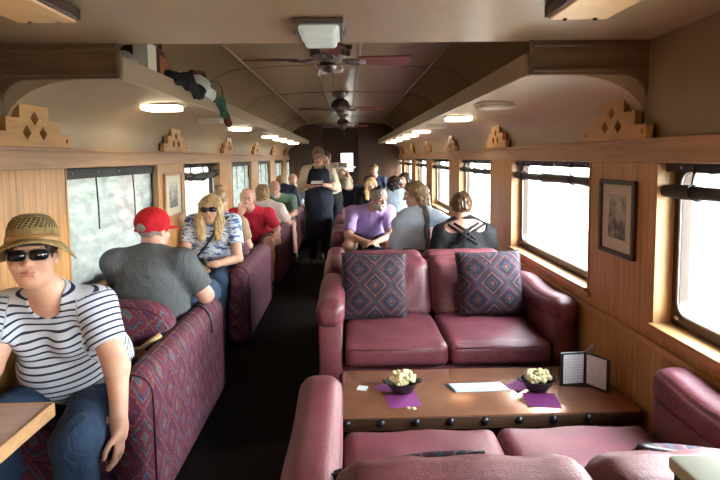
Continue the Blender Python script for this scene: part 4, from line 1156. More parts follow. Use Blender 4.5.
        if cloth['top'] == 'stripe':
            ax_t = nrm(P['chest'] - P['pelvis']); st = (v - P['pelvis']) @ ax_t + .03 * np.sin(6 * (v @ side)) * .3
            best = np.full(len(v), 9.)
            mt = (P['shL'] + P['shR']) / 2
            for q in 'LR':
                a = P['sh' + q] + (mt - P['sh' + q]) * .12; b = P['el' + q]; ab = b - a; t = (v - a) @ nrm(ab); dd = np.linalg.norm((v - a) - t[:, None] * nrm(ab), axis=1)
                out = ((v - P['sh' + q]) @ nrm(P['sh' + q] - mt))
                m = (out > -.035) & (t > -.02) & (dd < .11)
                st = np.where(m, t + .011, st)
            at = o.data.attributes.new('stripe', 'FLOAT', 'POINT'); at.data.foreach_set('value', st.astype(np.float32))
    # ---- face details
    if P.get('eyes', True):
        for sx in (-1, 1):
            c = hc + hs * (sx * .031 * hr + .0815 * hf + .011 * hu)
            e = MB(); bm = bmesh.new(); bmesh.ops.create_uvsphere(bm, u_segments=12, v_segments=8, radius=.0122 * hs)
            for q in bm.verts: q.co += Vector(c)
            eo = e.bm(bm).build('eye', M['eye_white'], root, True)
            c2 = c + hf * .0062 * hs; bm = bmesh.new(); bmesh.ops.create_uvsphere(bm, u_segments=10, v_segments=6, radius=.0072 * hs)
            for q in bm.verts: q.co += Vector(c2)
            MB().bm(bm).build('iris', M['eye'], eo, True)
            b0 = hc + hs * (sx * .016 * hr + .0945 * hf + .034 * hu); b1 = hc + hs * (sx * .032 * hr + .0905 * hf + .040 * hu); b2 = hc + hs * (sx * .047 * hr + .077 * hf + .033 * hu)
            MB().tube([tuple(b0), tuple(b1), tuple(b2)], [.0038, .0042, .0022], 6).build('eyebrow', M[P.get('brow', 'brow')], root, True)
    sm = P.get('smile', 0.0)
    Fl = Field(hc - .14, hc + .14, .003)
    def at(x, y, z): return hc + hs * (x * hr + y * hf + z * hu)
    for a, b in (((-.019, .0872, -.0525 + sm), (0, .0945, -.0535)), ((0, .0945, -.0535), (.019, .0872, -.0525 + sm)), ((-.015, .0875, -.0635 + sm), (.015, .0875, -.0635 + sm))):
        Fl.cap(at(*a), at(*b), .0055 * hs, k=.003)
    Fl.mesh('mouth', M['lip'], root)
    if hair: hair(root, hc, hf, hr, hu, hs, max(.0045, h * .75), P)
    if headopt: headopt(root, hc, hf, hr, hu, hs)
    if extra: extra(root, P)
    return root

# ---- hair styles ------------------------------------------------
def mk_hair(mat, style, length=.0, seed=1, name='hair'):
    def fn(root, c, f, r, u, s, h, P):
        A = (r, f, u); sk = {'long': 26, 'longback': 24, 'short': 30, 'updo': 22}.get(style)
        def at(x, y, z): return c + s * (x * r + y * f + z * u)
        Fh = Field(c - .27 - length * V3(0, 0, 1), c + .22, h)
        if style in ('short', 'fringe_bald'):
            Fh.ell(at(0, -.016, .040), np.array((.082, .100, .094)) * s, A, .01)
            if style == 'short':
                Fh.ell(at(0, .115, -.022), np.array((.088, .10, .085)) * s, A, .015, '-')
                Fh.ell(at(0, .03, -.12), np.array((.12, .16, .095)) * s, A, .015, '-')
            else:
                Fh.ell(at(0, .02, .115), np.array((.078, .13, .085)) * s, A, .012, '-'); Fh.ell(at(0, .12, .0), np.array((.12, .13, .15)) * s, A, .01, '-'); Fh.ell(at(0, .0, -.13), np.array((.12, .15, .095)) * s, A, .01, '-')
            Fh.fold(.0035 * s, 90, seed, 5)
        elif style == 'long':
            Fh.ell(at(0, -.016, .044), np.array((.088, .104, .096)) * s, A, .02)
            for sx in (-1, 1):
                Fh.cap(at(sx * .066, .03, .05), at(sx * .080, .040, -.09), .028 * s, .034 * s, .03, f, 1.3); Fh.cap(at(sx * .080, .040, -.09), at(sx * .068, .065, -.14 - length), .034 * s, .026 * s, .03, r, 1.3)
                Fh.cap(at(sx * .05, -.07, .0), at(sx * .05, -.075, -.12 - length), .045 * s, .03 * s, .04)
            Fh.cap(at(0, -.08, .02), at(0, -.085, -.13 - length), .05 * s, .035 * s, .04)
            Fh.ell(at(0, .118, -.03), np.array((.062, .095, .105)) * s, A, .012, '-')
            Fh.fold(.004, 85, seed, 6)
        elif style == 'longback':
            Fh.ell(at(0, -.016, .044), np.array((.085, .104, .096)) * s, A, .02)
            Fh.cap(at(0, -.08, .02), at(0, -.10, -.11 - length), .055 * s, .035 * s, .04)
            for sx in (-1, 1): Fh.cap(at(sx * .065, -.03, .0), at(sx * .06, -.06, -.12 - length), .03 * s, .022 * s, .03)
            Fh.ell(at(0, .115, -.03), np.array((.12, .105, .105)) * s, A, .012, '-')
            Fh.fold(.004, 85, seed, 6)
        elif style == 'curly':
            Fh.ell(at(0, -.02, .04), np.array((.100, .108, .104)) * s, A, .02); Fh.ell(at(0, -.06, -.05), np.array((.09, .06, .075)) * s, A, .03)
            Fh.ell(at(0, .12, -.03), np.array((.07, .10, .095)) * s, A, .012, '-')
            Fh.fold(.009, 120, seed, 7)
        elif style == 'updo':
            Fh.ell(at(0, -.016, .042), np.array((.084, .103, .094)) * s, A, .02); Fh.ell(at(0, -.075, .035), np.array((.06, .05, .065)) * s, A, .02)
            for k_ in range(5): Fh.ell(at(.03 * math.cos(k_ * 1.3), -.105, .035 + .04 * math.sin(k_ * 1.3)), np.array((.027, .026, .024)) * s, A, .012)
            Fh.ell(at(0, .12, -.025), np.array((.07, .10, .10)) * s, A, .012, '-'); Fh.ell(at(0, .03, -.115), np.array((.12, .14, .07)) * s, A, .012, '-')
            Fh.fold(.0045, 75, seed, 6)
        elif style == 'bun':
            Fh.ell(at(0, -.016, .042), np.array((.082, .102, .093)) * s, A, .02); Fh.ell(at(0, -.05, .135), np.array((.05, .05, .042)) * s, A, .02)
            Fh.ell(at(0, .12, -.025), np.array((.07, .10, .10)) * s, A, .012, '-'); Fh.ell(at(0, .03, -.115), np.array((.12, .14, .07)) * s, A, .012, '-')
            Fh.fold(.004, 80, seed, 6)
        if sk:
            m = np.abs(Fh.D) < 5 * Fh.h; Q = np.argwhere(m) * Fh.h + Fh.lo - c; a = np.arctan2(Q @ r, -(Q @ f)); zz = Q @ u
            Fh.D[m] += (.0028 * s * np.sin(a * sk + 16 * zz + 2.5 * np.sin(a * 5 + 11 * zz))).astype(np.float32)
        return Fh.mesh(name, M[mat], root)
    return fn
def beard(mat, full=True):
    def fn(root, c, f, r, u, s):
        A = (r, f, u)
        def at(x, y, z): return c + s * (x * r + y * f + z * u)
        Fb = Field(c - .18, c + .16, .005)
        Fb.ell(at(0, .032, -.066), np.array((.066, .068, .058)) * s, A, .01); Fb.ell(at(0, .07, -.092), np.array((.034, .032, .03)) * s, A, .02)
        Fb.ell(at(0, .03, .02), np.array((.12, .15, .058)) * s, A, .012, '-'); Fb.ell(at(0, .10, -.058), np.array((.021, .03, .012)) * s, A, .006, '-')
        Fb.fold(.002, 120, 4, 5); Fb.mesh('beard', M[mat], root)
    return fn
def specs(mat_l, wide=True, dark=True):
    def fn(root, c, f, r, u, s):
        A = (r, f, u)
        def at(x, y, z): return tuple(c + s * (x * r + y * f + z * u))
        fr = thing('sunglasses' if dark else 'glasses', None, None, tuple(wloc(root))); fr.parent = root; fr.location = (0, 0, 0)
        def lens(sx):
            pts = []; N = 20
            for k in range(N):
                t = 2 * PI * k / N; x = abs(math.cos(t)) ** .6 * math.copysign(1, math.cos(t)) * .030; z = abs(math.sin(t)) ** .7 * math.copysign(1, math.sin(t)) * .0195
                xx = sx * .035 + x; y = .1075 - .010 * (abs(xx) / .06) ** 2 * 1.3; pts.append((xx, y, .010 + z))
            Vv = [at(a, b, d) for a, b, d in pts] + [at(a, b - .003, d) for a, b, d in pts] + [at(sx * .035, .1085, .010), at(sx * .035, .103, .010)]
            F = [(k, (k + 1) % N, N + (k + 1) % N, N + k) for k in range(N)] + [(2 * N, (k + 1) % N, k) for k in range(N)] + [(2 * N + 1, N + k, N + (k + 1) % N) for k in range(N)]
            if dark: MB().raw(Vv, F).build('lens', M[mat_l], fr, True)
            MB().tube([at(*p) for p in pts] + [at(*pts[0]), at(*pts[1])], .0022 * s, 6, False).build('rim', M['black'], fr, True)
        for sx in (-1, 1):
            lens(sx); MB().tube([at(sx * .066, .098, .017), at(sx * .077, .06, .016), at(sx * .080, .0, .012), at(sx * .078, -.02, -.005)], .003 * s, 6).build('temple', M['black'], fr, True)
        MB().tube([at(-.008, .107, .014), at(0, .110, .017), at(.008, .107, .014)], .0025 * s, 6).build('bridge', M['black'], fr, True)
    return fn
M['lens'] = m_plain('dark_lens', (.008, .008, .009), .08)
def many(*fs):
    def fn(root, c, f, r, u, s):
        for q in fs: q(root, c, f, r, u, s)
    return fn
def ball_cap(mat, back_gap=True):
    def fn(root, c, f, r, u, s):
        A = (r, f, u)
        def at(x, y, z): return c + s * (x * r + y * f + z * u)
        Fc = Field(c - .2, c + .24, .005)
        Fc.ell(at(0, -.012, .050), np.array((.094, .112, .096)) * s, A, .01)
        Fc.half(at(0, 0, -.004), -(u + .10 * f))
        # arched opening at the back over the strap
        Fc.cap(at(0, -.17, .022), at(0, -.06, .022), .026 * s, .026 * s, .004, r, 1.5, op='-')
        Fc.cap(at(-.06, -.088, .001), at(0, -.107, -.001), .006 * s, .006 * s, .004); Fc.cap(at(0, -.107, -.001), at(.06, -.088, .001), .006 * s, .006 * s, .004)
        cap_, _ = Fc.mesh('red_cap', M[mat], root)
        Fb = Field(c - .2, c + .26, .004)
        Fb.ell(at(0, .088, .022), np.array((.080, .088, .012)) * s, A, .006); Fb.ell(at(0, -.01, .02), np.array((.085, .10, .2)) * s, A, .006, '-'); Fb.mesh('visor', M[mat], cap_)
        Fq = Field(at(0, -.01, .15) - .04, at(0, -.01, .15) + .04, .003); Fq.ell(at(0, -.012, .143), np.array((.009, .009, .006)) * s, A, .002); Fq.mesh('cap_button', M[mat], cap_)
    return fn
def straw_hat(tilt_f=.10, tilt_r=.0):
    def fn(root, c, f, r, u, s):
        up = nrm(u - tilt_f * f + tilt_r * r); ff = nrm(f - up * np.dot(f, up)); rr = np.cross(ff, up)
        o_ = c + u * .047 * s - f * .008
        Rm = np.stack([rr, ff, up], 1)
        hat = thing('straw_hat', None, None, (0, 0, 0)); hat.parent = root; hat.location = tuple(o_ - np.array(wloc(root))); hat.rotation_euler = Matrix(Rm.tolist()).to_euler()
        def bld(prof, name, mat, wav=0.0):
            Vv = []; F = []; n = 64
            for a, z in prof:
                for k in range(n):
                    t = 2 * PI * k / n; q = max(0, a - .095) / .057
                    Vv.append((a * .93 * math.cos(t), a * 1.10 * math.sin(t), z + wav * q * (-math.cos(2 * t) * .030 + .006 * math.sin(3 * t + 1))))
            for i in range(len(prof) - 1):
                for k in range(n): F.append((i * n + k, i * n + (k + 1) % n, (i + 1) * n + (k + 1) % n, (i + 1) * n + k))
            me = bpy.data.meshes.new(name); me.from_pydata(Vv, [], F); me.materials.append(mat); me.shade_smooth(); o = bpy.data.objects.new(name, me); COL.objects.link(o); o.parent = hat
            sd = o.modifiers.new('thickness', 'SOLIDIFY'); sd.thickness = .004; return o
        bld([(.095, .0), (.094, .03), (.090, .06), (.082, .085), (.066, .104), (.045, .113), (.022, .116), (.001, .117)], 'crown', M['straw'])
        bld([(.094, .002), (.108, .0), (.124, -.008), (.139, -.020), (.152, -.036)], 'brim', M['straw'], 1.0)
        bld([(.0965, -.004), (.0985, .012), (.097, .030)], 'hat_band', M['tan_leather'])
        bld([(.090, -.012), (.092, -.002), (.0905, .012)], 'sweat_band', M['black_cloth'])
    return fn

# ---- poses --------------------------------------------------------
def seated(x, y, z, fwd, lean=4, spread=.10, s=1.0, knee=.43, head_fwd=.03, face=None, **kw):
    """z: seat height. returns joints"""
    f = nrm((fwd[0], fwd[1], 0)); r = np.cross(f, (0, 0, 1)); up = V3(0, 0, 1); a = math.radians(lean); t = up * math.cos(a) + f * math.sin(a)
    pe = V3(x, y, z + .105 * s); J = dict(pelvis=pe, fwd=f, chest=pe + t * .33 * s, neck=pe + t * .475 * s)
    J['head'] = J['neck'] + nrm(t * 1.0 + up * .6) * .165 * s + f * head_fwd; J['face'] = f if face is None else nrm(face)
    for q, sg in (('L', -1), ('R', 1)):
        J['sh' + q] = pe + t * .435 * s + r * sg * .175 * s; J['hip' + q] = pe + r * sg * .09 - up * .012
        J['kn' + q] = J['hip' + q] + f * knee * s + r * sg * spread + up * .015; J['an' + q] = J['kn' + q] + f * .02 - up * (J['kn' + q][2] - .09)
        J['el' + q] = J['sh' + q] - t * .27 * s + r * sg * .06 + f * .05
        J['ha' + q] = J['kn' + q] * .55 + J['hip' + q] * .45 + up * .085 - r * sg * .02
        J['pn' + q] = -up
    J['sc'] = s; J.update({k: (V3(v) if isinstance(v, tuple) and len(v) == 3 else v) for k, v in kw.items()})
    return J
# ------------------------------------------------------------------ the passengers
# woman in the straw hat
J = dict(pelvis=(-1.20, 2.36, .565), chest=(-1.215, 2.20, .84), neck=(-1.205, 2.10, 1.005), head=(-1.195, 1.975, 1.19), fwd=nrm((.12, -1, .0)),
         face=nrm((.40, -1, .14)), head_up=(.02, .0, 1), shL=(-1.04, 2.12, .965), shR=(-1.385, 2.13, .95), elL=(-.935, 2.05, .725), haL=(-.895, 1.965, .52), elR=(-1.40, 1.99, .755), haR=(-1.33, 1.74, .765), curlR=.12,
         hipL=(-1.11, 2.33, .52), hipR=(-1.30, 2.33, .535), knL=(-1.005, 1.85, .525), knR=(-1.34, 1.90, .56), anL=(-1.05, 1.88, .10), anR=(-1.34, 1.93, .10), girth=1.3, bust=True, belly=.12,
         pnL=V3(-1, 0, 0), hdL=V3(.02, -.25, -1), curlL=.35, pnR=V3(0, 0, -1), hdR=V3(.4, -1, 0), ears=True, eyes=False, fat=1.08, smile=-.001)
person('woman in a straw hat, dark sunglasses and a white T-shirt with navy stripes', J,
       dict(top='stripe', sleeve=.62, vneck=.075, legs='c_darkjeans', hem=.03, fold=.0035, shoe='shoe_black', seed=3, top_name='striped_shirt', legs_name='jeans'), 'skin', .006, mk_hair('hair_brown', 'short'), many(specs('lens'), straw_hat(.08, .04)))
# man in the red cap
J = seated(-1.155, 3.0, .46, (.08, 1, 0), 14, .03, 1.0, girth=1.28, belly=.05, haL=(-1.2, 3.62, .75), knR=(-.97, 3.56, .64), knL=(-1.3, 3.55, .58), anR=(-1.12, 3.70, .62), footR=(-.6, .5, .1), elR=(-.865, 3.10, .735), haR=(-.98, 3.40, .74), hdR=V3(-.5, 1, .2),
           shR=(-.98, 3.05, .955), shL=(-1.36, 3.03, .955), elL=(-1.40, 3.22, .75), head=(-1.17, 3.13, 1.125), neck=(-1.165, 3.08, .99), chest=(-1.17, 3.03, .86), face=V3(.45, 1, -.12))
J['fat'] = 1.1
person('man with his back turned in a red cap, grey polo and blue jeans', J,
       dict(top='c_greypolo', sleeve=.80, collar=True, legs='c_jeans', hem=.04, shoe='shoe_brown', fold=.004, seed=5, top_i=.016, top_name='polo_shirt', legs_name='jeans'), 'skin_pink', .006, mk_hair('hair_grey', 'fringe_bald'), ball_cap('c_redcap'))
# blonde woman in sunglasses
J = seated(-1.19, 4.60, .46, (.0, -1, 0), 3, .04, 1.0, girth=1.08, bust=True, face=V3(.05, -1, .02), head=(-1.185, 4.50, 1.115), elL=(-.95, 4.42, .70), haL=(-1.08, 4.20, .70), hdL=V3(-1, -.3, .05), elR=(-1.41, 4.42, .72), haR=(-1.27, 4.20, .68), hdR=V3(1, -.3, .0), eyes=False)
def shawl(root, P):
    Fg = Field(P['chest'] - .3, P['chest'] + .35, .008)
    a = P['shL'] + V3(-.02, -.05, .06); b = P['pelvis'] + V3(-.16, -.12, .10)
    MB().tube([tuple(a + V3(0, -.02, .0)), tuple(P['chest'] + V3(.06, -.135, .05)), tuple(P['chest'] + V3(-.04, -.155, -.10)), tuple(b + V3(0, -.05, .0))], .010, 8).build('bag_strap', M['black'], root, True)
person('blonde woman with sunglasses in a blue and white patterned top', J, dict(top='print', sleeve=.62, legs='c_jeans', hem=.08, seed=7, legs_name='jeans', top_name='patterned_top'), 'skin', .0065, mk_hair('hair_blonde', 'long', .10, 3), specs('lens'), None, shawl)
# person behind her
J = seated(-1.20, 5.08, .46, (0, 1, 0), 2, s=.84, girth=.85, head=(-1.255, 5.14, 1.15), elL=(-1.36, 5.12, .75), shL=(-1.34, 5.08, .93))
J['hs'] = .9
person('person with a tan hair bun behind the blonde woman in sunglasses', J, dict(top='c_tan', sleeve=.7, legs='c_khaki'), 'skin', .011, mk_hair('hair_tan', 'bun', 0, 5), None, None, None, False)
# man in the red polo, chin on hand
J = seated(-1.14, 6.50, .46, (.05, -1, 0), 12, .10, 1.0, girth=1.16, belly=.05, face=V3(.12, -1, -.15), head=(-1.15, 5.96, 1.09), neck=(-1.14, 6.10, .955), chest=(-1.14, 6.24, .83), shL=(-.94, 6.16, .90), shR=(-1.35, 6.16, .90), elL=(-.86, 6.22, .71), haL=(-.83, 6.02, .69), hdL=V3(.15, -.7, -.9), pnL=V3(-.2, .6, -.6), curlL=.3,
           elR=(-1.30, 5.90, .76), haR=(-1.205, 5.86, .945), hdR=V3(.45, .05, 1), pnR=V3(.1, 1, .1), curlR=.7, fat=1.08)
person('balding man in a red polo resting his chin on one hand', J, dict(top='c_red', sleeve=.78, collar=True, placket=True, legs='c_khaki', leg_len=.95, legs_name='shorts', top_name='polo_shirt', hem=.04, seed=8, shoe='shoe_black'), 'skin_pink', .0068, mk_hair('hair_white', 'fringe_bald'))
# person behind him, pale top
J = seated(-1.12, 7.15, .46, (.0, 1, 0), 2, s=.9, girth=1.15, head=(-1.17, 7.2, 1.055), neck=(-1.14, 7.15, .92), shR=(-.93, 7.12, .86), shL=(-1.32, 7.12, .87), elR=(-.83, 7.15, .66))
person('person with curly tan hair and a pale pinkish top, back turned beside the red polo', J, dict(top='c_pinkwhite', sleeve=.85, legs='c_khaki', top_i=.018), 'skin', .011, mk_hair('hair_tan', 'curly', 0, 5), None, None, None, False)
# man in the green polo
J = seated(-1.08, 8.40, .46, (.05, -1, 0), 10, .10, 1.08, girth=1.25, belly=.07, face=V3(.1, -1, -.28), head=(-1.09, 7.78, 1.10), neck=(-1.08, 7.94, .97), chest=(-1.08, 8.08, .85), shL=(-.86, 8.0, .92), shR=(-1.30, 8.0, .92), elL=(-.82, 7.95, .72), haL=(-.90, 7.72, .68), hdL=V3(-.5, -1, 0), elR=(-1.33, 7.85, .72), haR=(-1.2, 7.66, .68), fat=1.1, knL=(-.86, 7.86, .55), anL=(-.80, 7.72, .11))
person('balding man in a green polo with a white beard looking down', J, dict(top='c_green', sleeve=.8, collar=True, placket=True, legs='c_khaki', leg_len=.95, legs_name='shorts', top_name='polo_shirt', seed=9), 'skin_pink', .009, mk_hair('hair_white', 'fringe_bald'), beard('hair_white'), None, None, True)
# man in the white tee and two faces beside him
J = seated(-1.0, 10.3, .46, (.05, -1, 0), 10, .10, 1.08, girth=1.2, head=(-1.03, 9.8, 1.14), neck=(-1.02, 9.92, .985), chest=(-1.0, 10.05, .86), shL=(-.80, 9.95, .94), shR=(-1.22, 9.95, .94), face=V3(.1, -1, .02), elL=(-.76, 9.9, .72), haL=(-.80, 9.65, .70))
person('grey bearded man in a pale T-shirt behind the green polo', J, dict(top='c_paleblue', sleeve=.75, legs='c_khaki', seed=2), 'skin_pink', .011, mk_hair('hair_grey', 'fringe_bald'), beard('hair_grey'), None, None, False)
J = seated(-1.14, 9.25, .46, (.0, 1, 0), 4, .08, 1.0, head=(-1.20, 9.35, 1.12))
person('person in navy, back turned, between the green polo and the white T-shirt', J, dict(top='c_navy', sleeve=1.6, legs='c_darkjeans'), 'skin', .012, mk_hair('hair_light', 'short'), None, None, None, False)
J = seated(-.98, 11.3, .46, (.0, 1, 0), 4, .08, 1.05, head=(-.95, 11.35, 1.24), face=V3(.3, -1, 0))
person('dark haired person in tan turning round behind the white T-shirt', J, dict(top='c_tan', sleeve=1.6, legs='c_darkjeans'), 'skin_tan', .012, mk_hair('hair_dark', 'short'), None, None, None, False)
# standing waiter
def standing(x, y, fwd, s=1.0, **kw):
    f = nrm((*fwd, 0)); r = np.cross(f, (0, 0, 1)); up = V3(0, 0, 1); pe = V3(x, y, .93 * s); t = up
    J = dict(pelvis=pe, fwd=f, chest=pe + t * .33 * s, neck=pe + t * .48 * s, head=pe + t * .655 * s + f * .03, face=f)
    for q, sg in (('L', -1), ('R', 1)):
        J['sh' + q] = pe + t * .44 * s + r * sg * .18 * s; J['hip' + q] = pe + r * sg * .09 - up * .03; J['kn' + q] = pe + r * sg * .10 - up * .44 * s + f * .02; J['an' + q] = pe * np.array((1, 1, 0)) + r * sg * .11 + up * .09
        J['el' + q] = J['sh' + q] - up * .28 * s + r * sg * .05; J['ha' + q] = J['el' + q] + f * .22 + up * .03; J['pn' + q] = -up
    J['sc'] = s; J.update({k: (V3(v) if isinstance(v, tuple) and len(v) == 3 else v) for k, v in kw.items()}); return J
WX, WY = -.415, 7.55
J = standing(WX, WY, (.05, -1), 1.0, face=V3(0, -1, -.30), head=(WX + .0, WY - .06, 1.575), elR=(WX - .26, WY - .02, 1.13), haR=(WX - .10, WY - .26, 1.16), hdR=V3(.8, -.4, .1), pnR=V3(0, 0, 1), elL=(WX + .25, WY - .02, 1.13), haL=(WX + .10, WY - .26, 1.17), hdL=V3(-.8, -.4, .1))
def apron(root, P):
    pe, ch = P['pelvis'], P['chest']; f = P['fwd']; sd = nrm(P['shR'] - P['shL'])
    Fa = Field(pe - V3(.4, .4, .72), pe + V3(.4, .4, .62), .011)
    Fa.cap(pe, (pe + ch) / 2, .153, .150, .03, sd, 1.34); Fa.cap((pe + ch) / 2, ch + V3(0, 0, .06), .150, .142, .03, sd, 1.28); Fa.cap(pe - V3(0, 0, .03), pe - V3(0, 0, .55), .15, .165, .06, sd, 1.3, flat=1)
    Fa.fold(.003, 26, 4, 5)
    Fa.half(pe - f * .0 - f * .02, -f)
    Fa.half(ch + V3(0, 0, .14), (0, 0, 1))
    for q in (-1, 1): Fa.cap(ch + sd * q * .27 + V3(0, 0, -.02), ch + sd * q * .235 + V3(0, 0, .2), .12, .12, .01, op='-')
    ap_, _ = Fa.mesh('apron', M['c_denim'], root)
    for q in (-1, 1): MB().tube([tuple(ch + sd * q * .085 + f * .125 + V3(0, 0, .125)), tuple(ch + sd * q * .085 + f * .10 + V3(0, 0, .165)), tuple(P['neck'] + sd * q * .062 + f * .0 + V3(0, 0, .02)), tuple(P['neck'] - f * .05)], .011, 8).build('apron_strap', M['c_denim'], ap_, True)
    MB().prism([(-.018, 0), (.018, 0), (.026, -.20), (0, -.23), (-.026, -.20)], 'y', -.004, .004).xf(Matrix.Translation(Vector(P['neck'] + f * .122 + V3(0, 0, -.012)))).build('necktie', M['black'], root)
person('waiter standing in the aisle in a pale shirt and dark bib apron', J, dict(top='c_cream', sleeve=1.5, collar=True, legs='c_black', hem=.05, seed=4, top_name='dress_shirt'), 'skin_pink', .0095, mk_hair('hair_light', 'short'), specs('lens', True, False), None, apron)
pad = thing('order_pad', 'open order pad in the hands of the standing waiter', 'notepad', (WX, WY - .31, 1.2))
MB().obox((WX - .01, WY - .355, 1.205), (1, 0, 0), (0, .9, .35), (0, -.35, .9), .085, .055, .006).build('cover', M['black'], pad); MB().obox((WX - .01, WY - .357, 1.213), (1, 0, 0), (0, .9, .35), (0, -.35, .9), .078, .049, .003).build('paper', M['white_paper'], pad)
# second server behind him with a raised tray
J = standing(-.27, 8.05, (-.2, -1), 1.0, elL=(-.02, 7.97, 1.12), haL=(.0, 7.75, 1.34), hdL=V3(-.3, -.6, .2), pnL=V3(0, 0, 1), elR=(-.47, 7.97, 1.12), haR=(-.21, 7.75, 1.33), head=(-.335, 8.0, 1.53))
person('server in a cream shirt partly hidden behind the waiter, holding up a tray', J, dict(top='c_cream', sleeve=1.7, legs='c_black', seed=6), 'skin', .011, mk_hair('hair_brown', 'short'), None, None, None, False)
tr = thing('serving_tray', 'pale serving tray held up beside the standing waiter', 'tray', (-.08, 7.7, 1.39))
MB().lathe((-.08, 7.67, 1.395), [(0, 0), (.19, 0), (.205, .02), (.2, .022), (.186, .006), (0, .006)], 28).build('tray_body', M['white_paper'], tr, auto=40)
for k, (dx, dy) in enumerate(((-.08, -.05), (.05, -.06), (.0, .07))):
    c_ = thing('paper_cup', 'small pale cup standing on the serving tray', 'cup', (-.08 + dx, 7.67 + dy, 1.402), 'cups on the serving tray'); MB().lathe((-.08 + dx, 7.67 + dy, 1.402), [(.028, 0), (.036, .08), (.034, .08), (.026, .004)], 14).build('cup_body', M['mat_board'], c_, True); MB().lathe((-.08 + dx, 7.67 + dy, 1.402), [(0, .07), (.034, .07)], 14).build('drink', M['tan_leather'], c_)

# right side
J = seated(.24, 6.02, .50, (-.02, -1, 0), 22, .13, 1.0, girth=1.2, face=V3(.55, -1, -.22), head=(.335, 5.60, 1.10), neck=(.27, 5.73, .98), chest=(.24, 5.86, .87), shL=(.455, 5.78, .945), shR=(.04, 5.78, .945), elL=(.46, 5.60, .70), elR=(.0, 5.60, .70), haL=(.28, 5.42, .655), haR=(.19, 5.44, .655), hdL=V3(-1, -.5, -.1), hdR=V3(1, -.5, -.1),
           knL=(.46, 5.50, .60), knR=(.0, 5.50, .60), belly=.05)
def topglasses(root, c, f, r, u, s): specs('lens')(root, c + u * .085 * s - f * .035 * s, nrm(f + .5 * u), r, nrm(u - .5 * f), s)
person('man in a purple polo leaning forward with forearms on his bare knees', J, dict(top='c_purple', sleeve=.82, collar=True, placket=True, legs='c_navy', leg_len=.78, legs_name='shorts', top_name='polo_shirt', hem=.05, seed=12), 'skin_tan', .0068, mk_hair('hair_grey', 'short'), many(beard('hair_white'), topglasses))
# woman in light blue, turned towards him
J = seated(.56, 4.62, .50, (-.35, 1, 0), 5, .05, 1.0, girth=.95, hs=.96, face=V3(-1, .1, -.15), head=(.615, 4.74, 1.195), neck=(.66, 4.72, 1.055), shL=(.53, 4.76, .99), shR=(.80, 4.64, .99), elR=(.92, 4.54, .95), haR=(1.06, 4.43, .935), hdR=V3(.8, -.6, -.1), elL=(.44, 4.82, .78), haL=(.42, 5.0, .68))
def scarf(root, P):
    c = P['head']
    Fg = Field(P['chest'] - .3, P['head'] + .1, .008); a = P['neck'] + V3(.05, -.145, -.04)
    Fg.cap(a, a + V3(.005, -.03, -.13), .034, .044, .02); Fg.cap(a + V3(.005, -.03, -.13), a + V3(-.01, -.03, -.28), .044, .026, .02); Fg.cap(a, P['neck'] + V3(.03, -.04, .04), .034, .034, .03); Fg.fold(.004, 50, 3, 5); Fg.mesh('scarf', M['c_grey'], root)
person('woman in a light blue top with long hair, in profile facing the purple polo', J, dict(top='c_ltblue', sleeve=1.55, legs='c_jeans', hem=.07, seed=14, legs_name='jeans', top_name='blouse'), 'skin', .007, mk_hair('hair_light', 'longback', .12, 6), None, None, scarf)
# woman in black, cross-back top
def crossback(Ft, P, side, fw):
    b = P['chest'] - fw * .13
    n = P['neck'] - fw * .05
    Ft.cap(n + V3(-.115, 0, .0), n + V3(.115, 0, .0), .055, .055, .006, op='-')
    Ft.cap(n + V3(0, -.09, .0), b + V3(0, -.06, -.06), .095, .022, .006, side, 1.35, op='-')
J = seated(.96, 4.20, .50, (.0, 1, 0), 5, .02, 1.0, girth=1.22, head=(.935, 4.24, 1.125), neck=(.945, 4.19, .99), shL=(.76, 4.19, .925), shR=(1.13, 4.19, .925), elL=(.705, 4.23, .70), elR=(1.18, 4.23, .70), haL=(.74, 4.45, .68), haR=(1.13, 4.45, .68), face=V3(.1, 1, -.1))
def straps(root, P):
    fw = P['fwd']
    def bp(x, z):   # a point just off the back
        return (.945 + x, 4.20 - .118 - (.965 - z) * .10 + abs(x) * .16, z)
    for sg in (-1, 1):
        for a, b, c_ in (((.145, 1.005), (.02, .925), (-.09, .85)), ((.10, 1.015), (.0, .955), (-.075, .885))):
            MB().tube([(.945 + sg * a[0], 4.12, a[1]), tuple(V3(bp(sg * b[0], b[1])) + V3(0, .0, 0)), tuple(V3(bp(sg * c_[0], c_[1])))], .011, 8).build('cross_strap', M['c_black'], root, True)
person('woman with upswept brown hair in a black cross-back top, back turned', J, dict(top='c_black', sleeve=.95, legs='c_black', hem=.05, seed=15, back_cut=crossback, top_name='cross_back_top'), 'skin', .007, mk_hair('hair_brown', 'updo', 0, 2), None, None, straps)
# farther right
J = seated(.06, 8.9, .50, (-.05, -1, 0), 6, .1, .95, head=(.0, 8.62, 1.13), face=V3(.15, -1, 0))
person('person in navy with light brown hair, behind the aisle end of the purple polo sofa', J, dict(top='c_navy', sleeve=1.6, legs='c_darkjeans'), 'skin_pink', .011, mk_hair('hair_light', 'short'), None, None, None, False)
J = seated(.44, 8.55, .50, (-.05, -1, 0), 6, .06, .95, girth=.9, head=(.37, 8.3, 1.10), face=V3(.15, -1, -.2), bust=True)
person('blonde woman in black looking down, behind the purple polo', J, dict(top='c_black', sleeve=1.6, legs='c_darkjeans'), 'skin', .011, mk_hair('hair_blonde', 'long', .06), None, None, None, False)
J = seated(.66, 7.0, .50, (.0, 1, 0), 4, .1, 1.0, head=(.63, 7.08, 1.15), face=V3(-.2, 1, 0))
person('dark haired person in pale blue, back turned, between the purple polo and the scarf', J, dict(top='c_paleblue', sleeve=1.6, legs='c_darkjeans'), 'skin_tan', .011, mk_hair('hair_dark', 'curly'), None, None, None, False)
